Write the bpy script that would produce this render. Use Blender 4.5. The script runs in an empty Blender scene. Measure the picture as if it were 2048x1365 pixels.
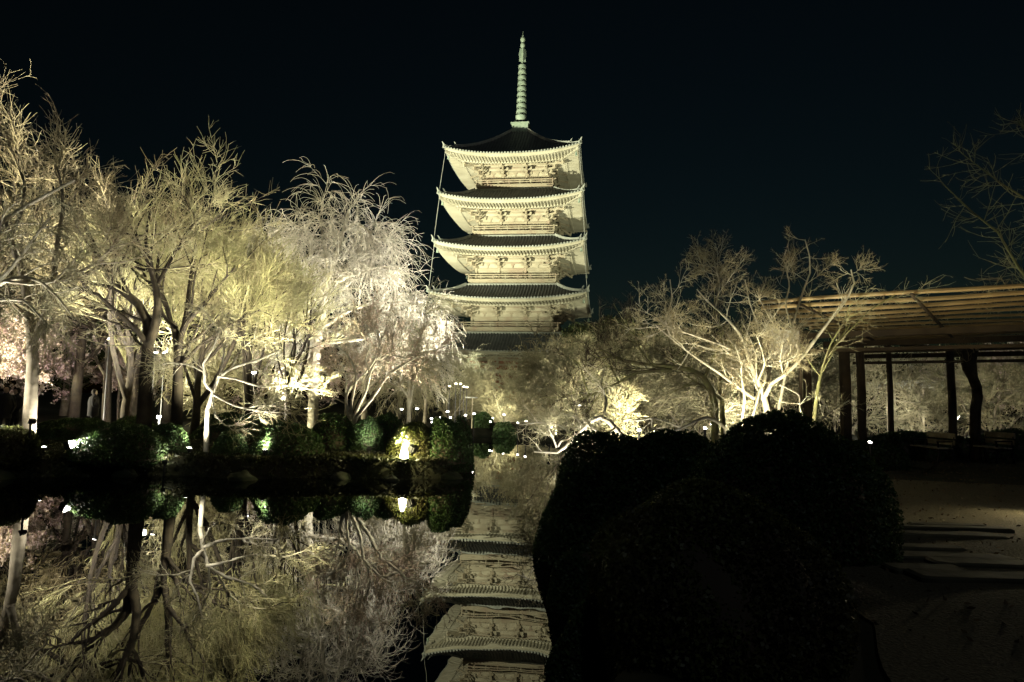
import bpy, math, random
import numpy as np
from mathutils import Vector, Matrix, Quaternion

# ------------------------------------------------------------------ camera, world, exposure
F, PITCH, ROLL, CAMZ = 1365.0, 0.0891, 0.0224, 2.0      # focal length in px of the 2048 px wide frame
sc = bpy.context.scene
col = sc.collection
cam = bpy.data.cameras.new("camera")
cam.sensor_width = 36.0
cam.lens = 36.0 * F / 2048.0
cam.clip_start = 0.05
cam.clip_end = 3000
co = bpy.data.objects.new("camera", cam)
col.objects.link(co)
fw = Vector((0, math.cos(PITCH), math.sin(PITCH)))
up0 = Vector((0, -math.sin(PITCH), math.cos(PITCH)))
rt0 = Vector((1, 0, 0))
cr, sr = math.cos(ROLL), math.sin(ROLL)
# image right axis / up axis so that world up leans to the right in the picture
rt = rt0 * cr + up0 * sr
up = up0 * cr - rt0 * sr
M = Matrix((rt, up, -fw)).transposed().to_4x4()
M.translation = Vector((0, 0, CAMZ))
co.matrix_world = M
sc.camera = co
sc.view_settings.view_transform = 'Standard'
sc.view_settings.look = 'None'
sc.view_settings.gamma = 1.0
EXPO = 2.0
sc.view_settings.exposure = EXPO

w = bpy.data.worlds.new("World")
sc.world = w
w.use_nodes = True
nt = w.node_tree
bg = nt.nodes["Background"]
sky = nt.nodes.new("ShaderNodeTexSky")
sky.sky_type = 'NISHITA'
sky.sun_disc = False
sky.sun_elevation = math.radians(-4.0)
sky.sun_rotation = math.radians(15)
tint = nt.nodes.new("ShaderNodeMix")
tint.data_type = 'RGBA'
tint.blend_type = 'MULTIPLY'
tint.inputs["Factor"].default_value = 1.0
tint.inputs[7].default_value = (0.5, 0.95, 0.92, 1)
nt.links.new(sky.outputs[0], tint.inputs[6])
nt.links.new(tint.outputs[2], bg.inputs[0])
bg.inputs[1].default_value = 0.016
sun_d = bpy.data.lights.new("ambient_fill", 'SUN')  # added dim fill from behind the camera to show the hedge leaves
sun_d.energy = 0.02
sun_d.angle = math.radians(0.5)
sun_d.color = (0.8, 0.9, 1.0)
sun_o = bpy.data.objects.new("ambient_fill", sun_d)
sun_o.rotation_euler = (math.radians(40), 0, math.radians(15))
col.objects.link(sun_o)

cy_ = sc.cycles
cy_.use_denoising = True
cy_.denoising_prefilter = "ACCURATE"
cy_.use_adaptive_sampling = False
cy_.max_bounces = 5
cy_.diffuse_bounces = 1
cy_.glossy_bounces = 3
cy_.transmission_bounces = 2
cy_.transparent_max_bounces = 4
cy_.caustics_reflective = False
cy_.caustics_refractive = False
cy_.sample_clamp_indirect = 4.0
cy_.use_light_tree = True

rng = np.random.default_rng(7)
random.seed(7)


def at(px, py, d):
    """point of the place seen at that picture position, d metres in front (along +Y)"""
    a, b = px - 1024.0, py - 682.5
    X = a * cr + b * sr
    Y = -a * sr + b * cr
    v = Vector((0, 0, 0)) + rt0 * (X / F) + up0 * (-Y / F) + fw
    v = v * (d / v.y)
    return Vector((v.x, v.y, v.z + CAMZ))


# ------------------------------------------------------------------ materials
def mat(name, c1, c2=None, scale=3.0, rough=0.85, bump=0.0, spec=0.3, metal=0.0, detail=4.0, lo=0.35, hi=0.65, c3=None):
    m = bpy.data.materials.new(name)
    m.use_nodes = True
    n = m.node_tree.nodes
    l = m.node_tree.links
    b = n["Principled BSDF"]
    b.inputs["Roughness"].default_value = rough
    b.inputs["Specular IOR Level"].default_value = spec
    b.inputs["Metallic"].default_value = metal
    if c2 is None:
        b.inputs["Base Color"].default_value = (*c1, 1)
    else:
        tc = n.new("ShaderNodeTexCoord")
        no = n.new("ShaderNodeTexNoise")
        no.inputs["Scale"].default_value = scale
        no.inputs["Detail"].default_value = detail
        l.new(tc.outputs["Object"], no.inputs["Vector"])
        r = n.new("ShaderNodeValToRGB")
        r.color_ramp.elements[0].position = lo
        r.color_ramp.elements[1].position = hi
        r.color_ramp.elements[0].color = (*c1, 1)
        r.color_ramp.elements[1].color = (*c2, 1)
        if c3:
            e = r.color_ramp.elements.new((lo + hi) / 2)
            e.color = (*c3, 1)
        l.new(no.outputs["Fac"], r.inputs["Fac"])
        l.new(r.outputs["Color"], b.inputs["Base Color"])
        if bump:
            bu = n.new("ShaderNodeBump")
            bu.inputs["Strength"].default_value = bump
            bu.inputs["Distance"].default_value = 0.05
            l.new(no.outputs["Fac"], bu.inputs["Height"])
            l.new(bu.outputs["Normal"], b.inputs["Normal"])
    return m


def emit(name, c, s):
    m = bpy.data.materials.new(name)
    m.use_nodes = True
    n = m.node_tree.nodes
    b = n["Principled BSDF"]
    b.inputs["Base Color"].default_value = (0.8, 0.8, 0.8, 1)
    b.inputs["Emission Color"].default_value = (*c, 1)
    b.inputs["Emission Strength"].default_value = s
    return m


def leafmat(name, c1, c2, trans=0.25, scale=1.5):
    m = mat(name, c1, c2, scale=scale, rough=0.5, spec=0.4)
    n = m.node_tree.nodes
    l = m.node_tree.links
    b = n["Principled BSDF"]
    t = n.new("ShaderNodeBsdfTranslucent")
    mx = n.new("ShaderNodeMixShader")
    mx.inputs[0].default_value = trans
    src = b.inputs["Base Color"].links[0].from_socket
    l.new(src, t.inputs["Color"])
    l.new(b.outputs[0], mx.inputs[1])
    l.new(t.outputs[0], mx.inputs[2])
    l.new(mx.outputs[0], n["Material Output"].inputs[0])
    return m


MT = {}
MT['timber'] = mat("weathered timber", (0.44, 0.39, 0.28), (0.38, 0.29, 0.21), 0.7, bump=0.2, c3=(0.42, 0.36, 0.25), detail=6)
MT['bracket'] = mat("bracket timber", (0.48, 0.43, 0.31), (0.34, 0.28, 0.19), 1.6, bump=0.1)
MT['under'] = mat("eave boards", (0.54, 0.50, 0.38), (0.44, 0.40, 0.29), 0.5, bump=0.05)
MT['plaster'] = mat("old plaster", (0.58, 0.52, 0.38), (0.44, 0.38, 0.27), 0.9)
MT['redwood'] = mat("faded red timber", (0.36, 0.13, 0.07), (0.24, 0.13, 0.08), 1.1)
MT['tile'] = mat("roof tile", (0.085, 0.095, 0.095), (0.13, 0.14, 0.135), 1.2, rough=0.6)
MT['tilecap_lit'] = mat("lit tile end", (0.42, 0.43, 0.37), (0.30, 0.31, 0.27), 2.0, rough=0.6)  # paler than the roof tile: floodlight catching them is put into the colour
MT['patina'] = mat("patinated bronze", (0.42, 0.50, 0.38), (0.30, 0.38, 0.30), 1.8, rough=0.55)
MT['stone'] = mat("granite", (0.30, 0.28, 0.24), (0.20, 0.19, 0.16), 2.5, bump=0.4)
MT['benchwood'] = mat('pale bench boards', (0.42, 0.38, 0.28), (0.28, 0.24, 0.17), 4.0, bump=.2)
MT['stepstone'] = mat('worn step stone', (0.09, 0.085, 0.05), (0.055, 0.05, 0.03), 3.5, bump=0.6)
MT['mossrock'] = mat('mossy rock', (0.05, 0.05, 0.03), (0.025, 0.035, 0.012), 3.0, bump=0.6)
MT['darkwood'] = mat("dark wood", (0.10, 0.075, 0.045), (0.06, 0.045, 0.03), 2.0, bump=0.2)
MT['bamboo'] = mat("bamboo pole", (0.42, 0.30, 0.14), (0.26, 0.18, 0.08), 1.6, rough=0.5)
MT['bamboo_pale'] = mat("pale bamboo", (0.6, 0.6, 0.5), (0.4, 0.4, 0.32), 1.6, rough=0.5)
MT['metal'] = mat("dark lamp metal", (0.05, 0.05, 0.055), (0.03, 0.03, 0.03), 3.0, rough=0.4, metal=0.6)
MT['white'] = mat("white paint", (0.75, 0.75, 0.7), (0.6, 0.6, 0.55), 2.0)
MT['board'] = mat("pale reed screen", (0.60, 0.56, 0.46), (0.42, 0.38, 0.30), 9.0, bump=0.3)
MT['wire'] = mat("steel wire", (0.5, 0.5, 0.45))
MT['cloth'] = mat("dark cloth", (0.02, 0.02, 0.025), (0.035, 0.03, 0.03), 5.0)
MT['skin'] = mat("skin", (0.45, 0.30, 0.22))
MT['hair'] = mat("hair", (0.02, 0.015, 0.012))
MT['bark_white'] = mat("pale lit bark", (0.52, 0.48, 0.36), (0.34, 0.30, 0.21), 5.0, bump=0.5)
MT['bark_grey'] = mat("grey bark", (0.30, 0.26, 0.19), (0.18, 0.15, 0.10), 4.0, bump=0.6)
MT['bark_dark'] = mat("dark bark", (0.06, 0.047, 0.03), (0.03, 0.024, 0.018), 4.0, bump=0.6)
MT['bark_moss'] = mat("mossy bark", (0.30, 0.30, 0.12), (0.16, 0.13, 0.07), 3.0, bump=0.5)
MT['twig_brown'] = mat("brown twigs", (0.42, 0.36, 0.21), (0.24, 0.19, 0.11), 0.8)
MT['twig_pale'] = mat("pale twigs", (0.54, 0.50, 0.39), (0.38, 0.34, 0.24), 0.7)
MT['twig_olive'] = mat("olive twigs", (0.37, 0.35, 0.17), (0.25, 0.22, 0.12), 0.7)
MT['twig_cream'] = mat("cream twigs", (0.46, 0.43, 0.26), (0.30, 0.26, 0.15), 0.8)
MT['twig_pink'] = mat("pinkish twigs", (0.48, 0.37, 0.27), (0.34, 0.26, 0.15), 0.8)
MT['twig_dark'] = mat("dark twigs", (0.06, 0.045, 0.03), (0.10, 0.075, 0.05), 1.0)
MT['petal'] = leafmat("plum petals", (0.70, 0.50, 0.52), (0.62, 0.56, 0.46), 0.3)
MT['bud'] = leafmat("pink buds", (0.62, 0.40, 0.36), (0.5, 0.42, 0.28), 0.3)
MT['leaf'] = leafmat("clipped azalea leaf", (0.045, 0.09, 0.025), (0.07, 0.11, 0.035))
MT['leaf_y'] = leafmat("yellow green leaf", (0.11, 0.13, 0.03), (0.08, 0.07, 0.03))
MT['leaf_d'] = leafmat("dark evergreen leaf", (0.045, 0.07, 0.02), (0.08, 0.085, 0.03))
MT['moss'] = leafmat('moss blades', (0.03, 0.04, 0.01), (0.055, 0.05, 0.02))
MT['litter'] = mat('fallen leaf', (0.20, 0.13, 0.06), (0.09, 0.07, 0.04), 5.0)
MT['lens'] = emit("lamp lens", (1.0, 0.97, 0.86), 14.0)
MT['lens_warm'] = emit("warm lamp lens", (1.0, 0.92, 0.55), 9.0)

# ------------------------------------------------------------------ mesh helpers


def fast_mesh(name, V, Fq, smooth=False):
    """V (n,3) array, Fq (m,k) array of equal-sized faces"""
    me = bpy.data.meshes.new(name)
    V = np.asarray(V, dtype=np.float32)
    Fq = np.asarray(Fq, dtype=np.int32)
    k = Fq.shape[1]
    me.vertices.add(len(V))
    me.vertices.foreach_set("co", V.ravel())
    me.loops.add(Fq.size)
    me.loops.foreach_set("vertex_index", Fq.ravel())
    me.polygons.add(len(Fq))
    me.polygons.foreach_set("loop_start", np.arange(0, Fq.size, k, dtype=np.int32))
    if smooth:
        me.polygons.foreach_set("use_smooth", np.ones(len(Fq), dtype=bool))
    me.update(calc_edges=True)
    return me


def link(name, me, m=None, parent=None, loc=None):
    o = bpy.data.objects.new(name, me)
    col.objects.link(o)
    if m is not None and me is not None and not me.materials:
        me.materials.append(m)
    if parent is not None:
        o.parent = parent
    if loc is not None:
        o.location = loc
    return o


def tag(o, label, cat, group=None, kind=None):
    if label:
        o["label"] = label
    if cat:
        o["category"] = cat
    if group:
        o["group"] = group
    if kind:
        o["kind"] = kind
    return o


def empty(name, loc, label, cat, group=None, rz=0.0):
    o = bpy.data.objects.new(name, None)
    col.objects.link(o)
    o.location = loc
    o.rotation_euler = (0, 0, rz)
    o.empty_display_size = 0.3
    return tag(o, label, cat, group)


class MB:
    def __init__(s):
        s.v = []
        s.f = []

    def add(s, vs, fs):
        b = len(s.v)
        s.v += [tuple(v) for v in vs]
        s.f += [tuple(b + i for i in f) for f in fs]

    def box(s, x0, x1, y0, y1, z0, z1):
        s.add([(x0, y0, z0), (x1, y0, z0), (x1, y1, z0), (x0, y1, z0), (x0, y0, z1), (x1, y0, z1), (x1, y1, z1), (x0, y1, z1)],
              [(3, 2, 1, 0), (4, 5, 6, 7), (0, 1, 5, 4), (1, 2, 6, 5), (2, 3, 7, 6), (3, 0, 4, 7)])

    def beam(s, a, b, w, h, upv=(0, 0, 1)):
        """box section from a to b; w sideways, h along up, centred"""
        a, b = Vector(a), Vector(b)
        d = (b - a).normalized()
        u = Vector(upv)
        sd = d.cross(u)
        if sd.length < 1e-5:
            sd = Vector((1, 0, 0))
        sd.normalize()
        u = sd.cross(d).normalized()
        sd *= w / 2
        u *= h / 2
        s.add([a - sd - u, a + sd - u, a + sd + u, a - sd + u, b - sd - u, b + sd - u, b + sd + u, b - sd + u],
              [(0, 1, 2, 3), (7, 6, 5, 4), (4, 5, 1, 0), (5, 6, 2, 1), (6, 7, 3, 2), (7, 4, 0, 3)])

    def tube(s, pts, rad, n=8, caps=True):
        pts = [Vector(p) for p in pts]
        if not hasattr(rad, '__len__'):
            rad = [rad] * len(pts)
        vs, fs = [], []
        prev = None
        for i, p in enumerate(pts):
            t = (pts[min(i + 1, len(pts) - 1)] - pts[max(i - 1, 0)]).normalized()
            if prev is None:
                a = t.orthogonal().normalized()
            else:
                a = (prev - t * prev.dot(t)).normalized()
            prev = a
            b = t.cross(a)
            for k in range(n):
                an = 2 * math.pi * k / n
                vs.append(p + (a * math.cos(an) + b * math.sin(an)) * rad[i])
        for i in range(len(pts) - 1):
            for k in range(n):
                k2 = (k + 1) % n
                fs.append((i * n + k, i * n + k2, (i + 1) * n + k2, (i + 1) * n + k))
        if caps:
            fs.append(tuple(range(n - 1, -1, -1)))
            fs.append(tuple((len(pts) - 1) * n + k for k in range(n)))
        s.add(vs, fs)

    def lathe(s, prof, n=20, cx=0, cy=0):
        vs, fs = [], []
        for (r, z) in prof:
            for k in range(n):
                an = 2 * math.pi * k / n
                vs.append((cx + r * math.cos(an), cy + r * math.sin(an), z))
        m = len(prof)
        for i in range(m - 1):
            for k in range(n):
                k2 = (k + 1) % n
                fs.append((i * n + k, i * n + k2, (i + 1) * n + k2, (i + 1) * n + k))
        s.add(vs, fs)

    def grid(s, fn, us, vs_):
        V = [fn(u, v) for v in vs_ for u in us]
        n = len(us)
        s.add(V, [(j * n + i, j * n + i + 1, (j + 1) * n + i + 1, (j + 1) * n + i) for j in range(len(vs_) - 1) for i in range(n - 1)])

    def rot4(s, other):
        for q in range(4):
            c, sn = [(1, 0), (0, 1), (-1, 0), (0, -1)][q]
            s.add([(v[0] * c - v[1] * sn, v[0] * sn + v[1] * c, v[2]) for v in other.v], other.f)
        return s

    def build(s, name, m, parent=None, smooth=False, loc=None):
        me = bpy.data.meshes.new(name)
        me.from_pydata(s.v, [], s.f)
        if smooth:
            me.polygons.foreach_set("use_smooth", [True] * len(me.polygons))
        me.update()
        return link(name, me, m, parent, loc)


# ------------------------------------------------------------------ terrain and water
POND = np.array([(-40, 4.5), (-12, 3.6), (-4, 3.3), (-0.4, 3.4), (0.35, 4.6), (0.55, 7), (0.9, 9.5), (1.7, 13), (2.2, 18), (2.6, 26), (2.2, 34), (0.6, 38.5),
                 (-1.6, 39), (-3.4, 36), (-3.2, 30), (-2.0, 24), (-1.35, 20), (-1.25, 18), (-2.2, 17.1), (-4, 17.3), (-6.2, 16.6), (-9, 16.9), (-11.5, 15.7), (-14, 15.2), (-24, 16), (-40, 14)], float)


def sdist(X, Y):
    """signed distance to the pond outline, negative inside"""
    P = np.stack([X, Y], -1)
    dmin = np.full(X.shape, 1e9)
    ins = np.zeros(X.shape, bool)
    n = len(POND)
    for i in range(n):
        a, b = POND[i], POND[(i + 1) % n]
        ab = b - a
        t = np.clip(((P - a) @ ab) / (ab @ ab), 0, 1)
        d = np.linalg.norm(P - (a + t[..., None] * ab), axis=-1)
        dmin = np.minimum(dmin, d)
        c = ((a[1] > Y) != (b[1] > Y))
        with np.errstate(divide='ignore', invalid='ignore'):
            xi = (b[0] - a[0]) * (Y - a[1]) / (b[1] - a[1]) + a[0]
        ins ^= c & (X < xi)
    return np.where(ins, -dmin, dmin)


def hgt(X, Y):
    X = np.asarray(X, float)
    Y = np.asarray(Y, float)
    d = sdist(X, Y)
    t = np.clip((d + 0.25) / 0.75, 0, 1)
    s = t * t * (3 - 2 * t)
    z = -0.7 + s * 1.12
    z += np.clip(d - 0.5, 0, 60) * 0.006 + 0.1 * np.clip((d - .5) / 4, 0, 1) * (np.sin(X * 0.7 + 1) * np.cos(Y * 0.5) + 0.4 * np.sin(X * 1.7 + Y * 1.3)) * .6
    return z


def gz(x, y):
    return float(hgt(np.array([x]), np.array([y]))[0])


def make_ground():
    u = np.linspace(-1, 1, 261)
    xs = np.sinh(u * 4.2) / math.sinh(4.2) * 900
    v = np.linspace(-0.62, 1, 300)
    ys = 14 + np.sinh(v * 4.2) / math.sinh(4.2) * 1200
    X, Y = np.meshgrid(xs, ys)
    Z = hgt(X, Y)
    V = np.stack([X.ravel(), Y.ravel(), Z.ravel()], -1)
    n, m = X.shape[1], X.shape[0]
    i, j = np.meshgrid(np.arange(n - 1), np.arange(m - 1))
    a = (j * n + i).ravel()
    me = fast_mesh("ground", V, np.stack([a, a + 1, a + n + 1, a + n], -1), True)
    g = mat("garden soil and moss", (0.014, 0.018, 0.006), (0.04, 0.032, 0.018), 0.9, rough=0.95, bump=0.6, detail=9, c3=(0.035, 0.034, 0.014))
    tag(link("ground", me, g), None, None, kind="structure")
    mb = MB()
    mb.grid(lambda a, b: (a, b, 0.0), [-200, -40, 0, 40, 200], [-20, 4, 40, 200])
    wm = bpy.data.materials.new("pond water")
    wm.use_nodes = True
    N = wm.node_tree.nodes
    L = wm.node_tree.links
    b = N["Principled BSDF"]
    b.inputs["Base Color"].default_value = (0.004, 0.005, 0.003, 1)
    b.inputs["Roughness"].default_value = 0.0
    b.inputs["IOR"].default_value = 1.255
    tc = N.new("ShaderNodeTexCoord")
    no = N.new("ShaderNodeTexNoise")
    no.inputs["Scale"].default_value = 1.3
    no.inputs["Detail"].default_value = 2.0
    bu = N.new("ShaderNodeBump")
    bu.inputs["Strength"].default_value = 0.07
    bu.inputs["Distance"].default_value = 0.02
    L.new(tc.outputs["Object"], no.inputs["Vector"])
    L.new(no.outputs["Fac"], bu.inputs["Height"])
    L.new(bu.outputs["Normal"], b.inputs["Normal"])
    # water only where the pond is: cut a sheet to the outline
    me = bpy.data.meshes.new("pond_water")
    ring = []
    c = POND.mean(0)
    n = len(POND)
    import mathutils
    pts = []
    for i in range(n):
        p = POND[i]
        a = POND[i - 1]
        q = POND[(i + 1) % n]
        t = (q - a)
        t /= np.linalg.norm(t)
        nrm = np.array([t[1], -t[0]])
        pts.append(p + nrm * 0.45)
    tri = mathutils.geometry.tessellate_polygon([[Vector((p[0], p[1], 0)) for p in pts]])
    me.from_pydata([(p[0], p[1], 0) for p in pts], [], [tuple(t) for t in tri])
    me.update()
    # all faces up
    for p in me.polygons:
        if p.normal.z < 0:
            p.flip()
    tag(link("water", me, wm), None, None, kind="structure")


make_ground()

# ------------------------------------------------------------------ pagoda
PX, PY, PTH = 0.605, 95.49, -0.1435
PG = 0.9
# storey: W eave half, zt tip, rise, T roof top half, zR roof top, B body half, z0 body base (deck), balcony half
ST = [
    dict(W=10.65, zt=9.15, rise=0.85, T=6.55, zR=10.9, B=5.9, z0=PG + 1.0, H=None),
    dict(W=10.17, zt=15.95, rise=0.9, T=6.10, zR=17.4, B=5.35, z0=11.75, H=6.35),
    dict(W=9.80, zt=22.65, rise=0.95, T=5.75, zR=24.05, B=5.0, z0=18.25, H=5.95),
    dict(W=9.41, zt=29.1, rise=1.0, T=5.45, zR=30.55, B=4.75, z0=24.9, H=5.6),
    dict(W=8.92, zt=35.5, rise=1.05, T=1.2, zR=40.5, B=4.5, z0=31.4, H=5.3),
]


def pagoda():
    root = empty("pagoda", (PX, PY, 0), "floodlit five-storey wooden pagoda with bronze spire towering behind the garden", "pagoda", rz=PTH)
    proto = {}
    for n, S in enumerate(ST):
        W, T, B = S['W'], S['T'], S['B']
        ze = S['zt'] - S['rise']
        zR = S['zR']

        def edge(s, q=0.0):
            return S['rise'] * (abs(s) ** 2.6) * (1 - q) ** 2

        def prof(q):
            k = 0.72 if n < 4 else 0.62
            return ze + (zR - ze) * (k * q + (1 - k) * q * q)

        def hw(q):
            return W * (1 - q) + T * q

        def surf(s, q, off=0.0):
            h = hw(q)
            return (s * h, -h, prof(q) + edge(s, q) + off)
        # roof skin
        one = MB()
        ss = [math.sin(a * math.pi / 2) for a in np.linspace(-1, 1, 25)]
        qs = list(np.linspace(0, 1, 9))
        one.grid(lambda s, q: surf(s, q), ss, qs)
        # ribs
        sp = 0.40
        m = int(W / sp)
        for i in range(-m, m + 1):
            x = i * sp
            if abs(x) > W - 0.25:
                continue
            q1 = 1.0 if abs(x) <= T else (W - abs(x)) / (W - T)
            pts = []
            K = 6
            for k in range(K):
                q = q1 * k / (K - 1)
                h = hw(q)
                p = surf(x / h, q, 0.03)
                pts.append((x, p[1] - (0.06 if k == 0 else 0), p[2]))
            one.tube(pts, 0.11, 6)
        roof = MB().rot4(one).build("roof", MT['tile'], root)
        # tile ends + fascia
        one = MB()
        for i in range(-m, m + 1):
            x = i * sp
            if abs(x) > W - 0.12:
                continue
            z = ze + edge(x / W)
            one.tube([(x, -W - 0.02, z + 0.03), (x, -W - 0.13, z + 0.02)], 0.125, 8)
        one.grid(lambda s, v: (s * (W - 0.01), -(W - 0.01) - .02 * v, ze + edge(s) + [0.04, -0.02, -0.06][int(v)]), ss, [0, 1, 2])
        for q in range(4):
            o = MB()
            o.add(one.v, one.f)
            o = o.build("tile_ends", MT['tilecap_lit'], roof)
            o.rotation_euler = (0, 0, q * math.pi / 2)
        one = MB()
        one.grid(lambda s, v: (s * (W - 0.06 - (0.16 if v > 1.5 else 0)), -(W - 0.06 - (0.16 if v > 1.5 else 0)), ze + edge(s) - [0.0, 0.16, 0.18, 0.42][int(v)]), ss, [0, 1, 2, 3])
        MB().rot4(one).build("fascia", MT['under'], roof)
        # eave underside: outer flying-rafter tier and inner tier
        zi = ze - 0.02
        y1, y2 = W - 0.22, W - 2.1
        yb = B + 0.2

        def und(h, s):
            q = (W - h) / (W - B)
            zz = ze - 0.42 + 0.06 * q if h > y2 + 0.001 else ze - 0.38 + 0.55 * (y2 - h) / (y2 - yb)
            return zz + S['rise'] * (abs(s) ** 2.6) * max(0, 1 - q * 0.9) ** 1.6
        one = MB()
        for (ha, hb, st) in ((y1, y2 + 0.01, 0.0), (y2, yb - 0.6, 0.0)):
            hs = np.linspace(ha, hb, 5)
            one.grid(lambda s, h: (s * h, -h, und(h, s)), ss, list(hs))
        # kioi step board
        one.grid(lambda s, v: (s * (y2 + 0.02 - v * 0.05), -(y2 + 0.02 - v * 0.05), und(y2 + .01, s) + 0.02 - v * 0.3), ss, [0, 1])
        MB().rot4(one).build("eave_boards", MT['under'], roof)
        one = MB()
        for i in range(-m * 2, m * 2 + 1):
            x = (i + 0.5) * 0.42
            if abs(x) < y1 - 0.25:
                hb = max(y2, abs(x) + 0.05)
                if y1 - hb > 0.2:
                    one.beam((x, -y1 + 0.06, und(y1, x / y1) - 0.075), (x, -hb, und(hb + .005, x / hb) - 0.075), 0.17, 0.09)
            if abs(x) < y2 - 0.3:
                hb = max(yb - 0.3, abs(x) + 0.05)
                one.beam((x, -y2 - 0.22, und(y2 - .001, x / y2) - 0.17), (x, -hb, und(hb, x / hb) - 0.17), 0.2, 0.27)
        MB().rot4(one).build("rafters", MT['under'], roof)
        # hips
        for q in range(4):
            c, sn = [(1, 0), (0, 1), (-1, 0), (0, -1)][q]

            def hp(t, off=0.0, extra=0.0):
                h = hw(t) + extra
                return Vector((-h * c + h * sn, -h * sn - h * c, prof(t) + edge(1, t) + off))
            hr = MB()
            tA = 0.16
            ts = np.linspace(tA, 1, 9)
            for a, b in zip(ts[:-1], ts[1:]):
                hr.beam(hp(a, 0.19), hp(b, 0.19), 0.34, 0.38)
            ts = np.linspace(-0.01, tA, 4)
            for a, b in zip(ts[:-1], ts[1:]):
                hr.beam(hp(a, 0.12), hp(b, 0.12), 0.26, 0.26)
            for (t, s) in ((tA, 0.62), (-0.012, 0.55)):
                p = hp(t, 0.1)
                o = (hp(t - .03, 0, 0) - hp(t, 0, 0)).normalized()
                hr.beam(p - o * 0.1, p + o * 0.08 + Vector((0, 0, 0.05)), 0.42, s * 0.8)
                hr.tube([p + Vector((0, 0, s * .35)), p + o * 0.12 + Vector((0, 0, s * .8)), p + o * 0.3 + Vector((0, 0, s * 1.15))], [0.13, 0.10, 0.035], 6)
            hr.build("hip_ridge", MT['tilecap_lit'], roof)
            hb = MB()
            a = Vector((-(B) * c + (B) * sn, -(B) * sn - (B) * c, ze + 0.05))
            hb.beam(a, Vector((-(y2) * c + y2 * sn, -(y2) * sn - y2 * c, und(y2, 1) - 0.2)), 0.3, 0.36)
            e = W - 0.1
            hb.beam(Vector((-(y2 - .2) * c + (y2 - .2) * sn, -(y2 - .2) * sn - (y2 - .2) * c, und(y2, 1) - 0.12)), Vector((-e * c + e * sn, -e * sn - e * c, und(y1, 1) - 0.1)), 0.26, 0.3)
            hb.build("hip_rafter", MT['under'], roof)
            bell = MB()
            e = W - 0.45
            zb = und(y1, 0.97) - 0.3
            bell.lathe([(0.02, zb), (0.03, zb - 0.15), (0.12, zb - 0.22), (0.15, zb - 0.5), (0.19, zb - 0.62), (0.0, zb - 0.6)], 10, -e * c + e * sn, -e * sn - e * c)
            bell.build("wind_bell", MT['patina'], roof)
        # top flashing under the next balcony
        if n < 4:
            one = MB()
            one.grid(lambda s, v: (s * (T + 0.06), -(T + 0.06), zR - 0.05 + v * 0.3), [-1, 1], [0, 1])
            one.grid(lambda s, v: (s * (T + 0.06 - v * 0.6), -(T + 0.06 - v * .6), zR + 0.25 + v * 0.02), [-1, 1], [0, 1])
            MB().rot4(one).build("roof_cap_band", MT['tilecap_lit'], roof)
        # ---------------- body
        z0 = S['z0']
        zt = ze + 0.35
        zc = ze - 1.75        # top of the column / bracket foot
        if n == 0:
            zc = ze - 2.1
        colx = [-B + 0.05, -B * 0.36, B * 0.36, B - 0.05]
        mats = (MT['plaster'], MT['timber'])
        wl = MB()
        wl.box(-B, B, -B, B, z0 - 0.3, zt)
        wall = wl.build("storey_wall", MT['plaster'] if n else MT['redwood'], root)
        one = MB()
        r = 0.2 if n else 0.26
        for x in colx[:3]:
            one.tube([(x, -B - 0.02, z0), (x, -B - 0.02, zc)], r, 10)
        for (za, zb, pr) in ((zc - 0.42, zc - 0.05, 0.1), (z0 + 0.02, z0 + 0.3, 0.16), (zc + 0.55, zc + 0.75, 0.08), (zc + 1.15, zc + 1.33, 0.08)):
            one.box(-B - pr - .02, B + pr * .5, -B - pr, -B + 0.05, za, zb)
        # struts between brackets
        for x in (-B * 0.68, 0, B * 0.68):
            one.box(x - 0.09, x + 0.09, -B - 0.07, -B, zc, zc + 0.55)
            one.box(x - 0.22, x + 0.22, -B - 0.09, -B, zc + 0.36, zc + 0.552)
        MB().rot4(one).build("frame", MT['timber'], wall)
        dw = B * 0.27
        dz = zc - 0.5
        mdoor = MT['redwood'] if n == 0 else MT['timber']
        for q in range(4):
            one = MB()
            one.box(-dw, -0.015, -B - 0.06, -B, z0 + 0.3, dz)
            one.box(-0.015, 0.015, -B - 0.03, -B, z0 + 0.3, dz)
            one.box(0.015, dw, -B - 0.06, -B, z0 + 0.3, dz)
            for x in (-dw, dw):
                one.box(x - 0.09, x + 0.09, -B - 0.1, -B, z0 + 0.3, dz)
            o = one.build("door", mdoor, wall)
            o.rotation_euler = (0, 0, q * math.pi / 2)
            for sgn in (-1, 1):
                one = MB()
                cxx = sgn * B * 0.68
                for k in range(5):
                    xx = cxx + (k - 2) * 0.26
                    one.box(xx - 0.05, xx + 0.05, -B - 0.055, -B, z0 + 0.55, dz - 0.15)
                for zz in (z0 + 0.5, dz - 0.2):
                    one.box(cxx - 0.75, cxx + 0.75, -B - 0.075, -B, zz, zz + 0.12)
                o = one.build("lattice_window", mdoor, wall)
                o.rotation_euler = (0, 0, q * math.pi / 2)
        # bracket complexes: stepped arms
        sc_ = 1.0
        key = 'c'

        def bracket(out3=True):
            b = MB()
            b.box(-0.28, 0.28, -0.3, 0.28, 0.0, 0.26)            # bearing block
            y = 0
            for k in range(3):
                z = 0.28 + k * 0.46
                yo = 0.5 * (k + 1)
                b.box(-0.1, 0.1, -yo - 0.12, 0.25, z, z + 0.24)    # projecting arm
                b.box(-0.68, 0.68, -yo + 0.42, -yo + 0.58, z, z + 0.2)   # cross arm
                for x in (-0.58, 0, 0.58):
                    b.box(x - 0.14, x + 0.14, -yo + 0.36, -yo + 0.64, z + 0.2, z + 0.40)
                b.box(-0.15, 0.15, -yo - 0.15, -yo + 0.15, z + 0.24, z + 0.44)
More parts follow.
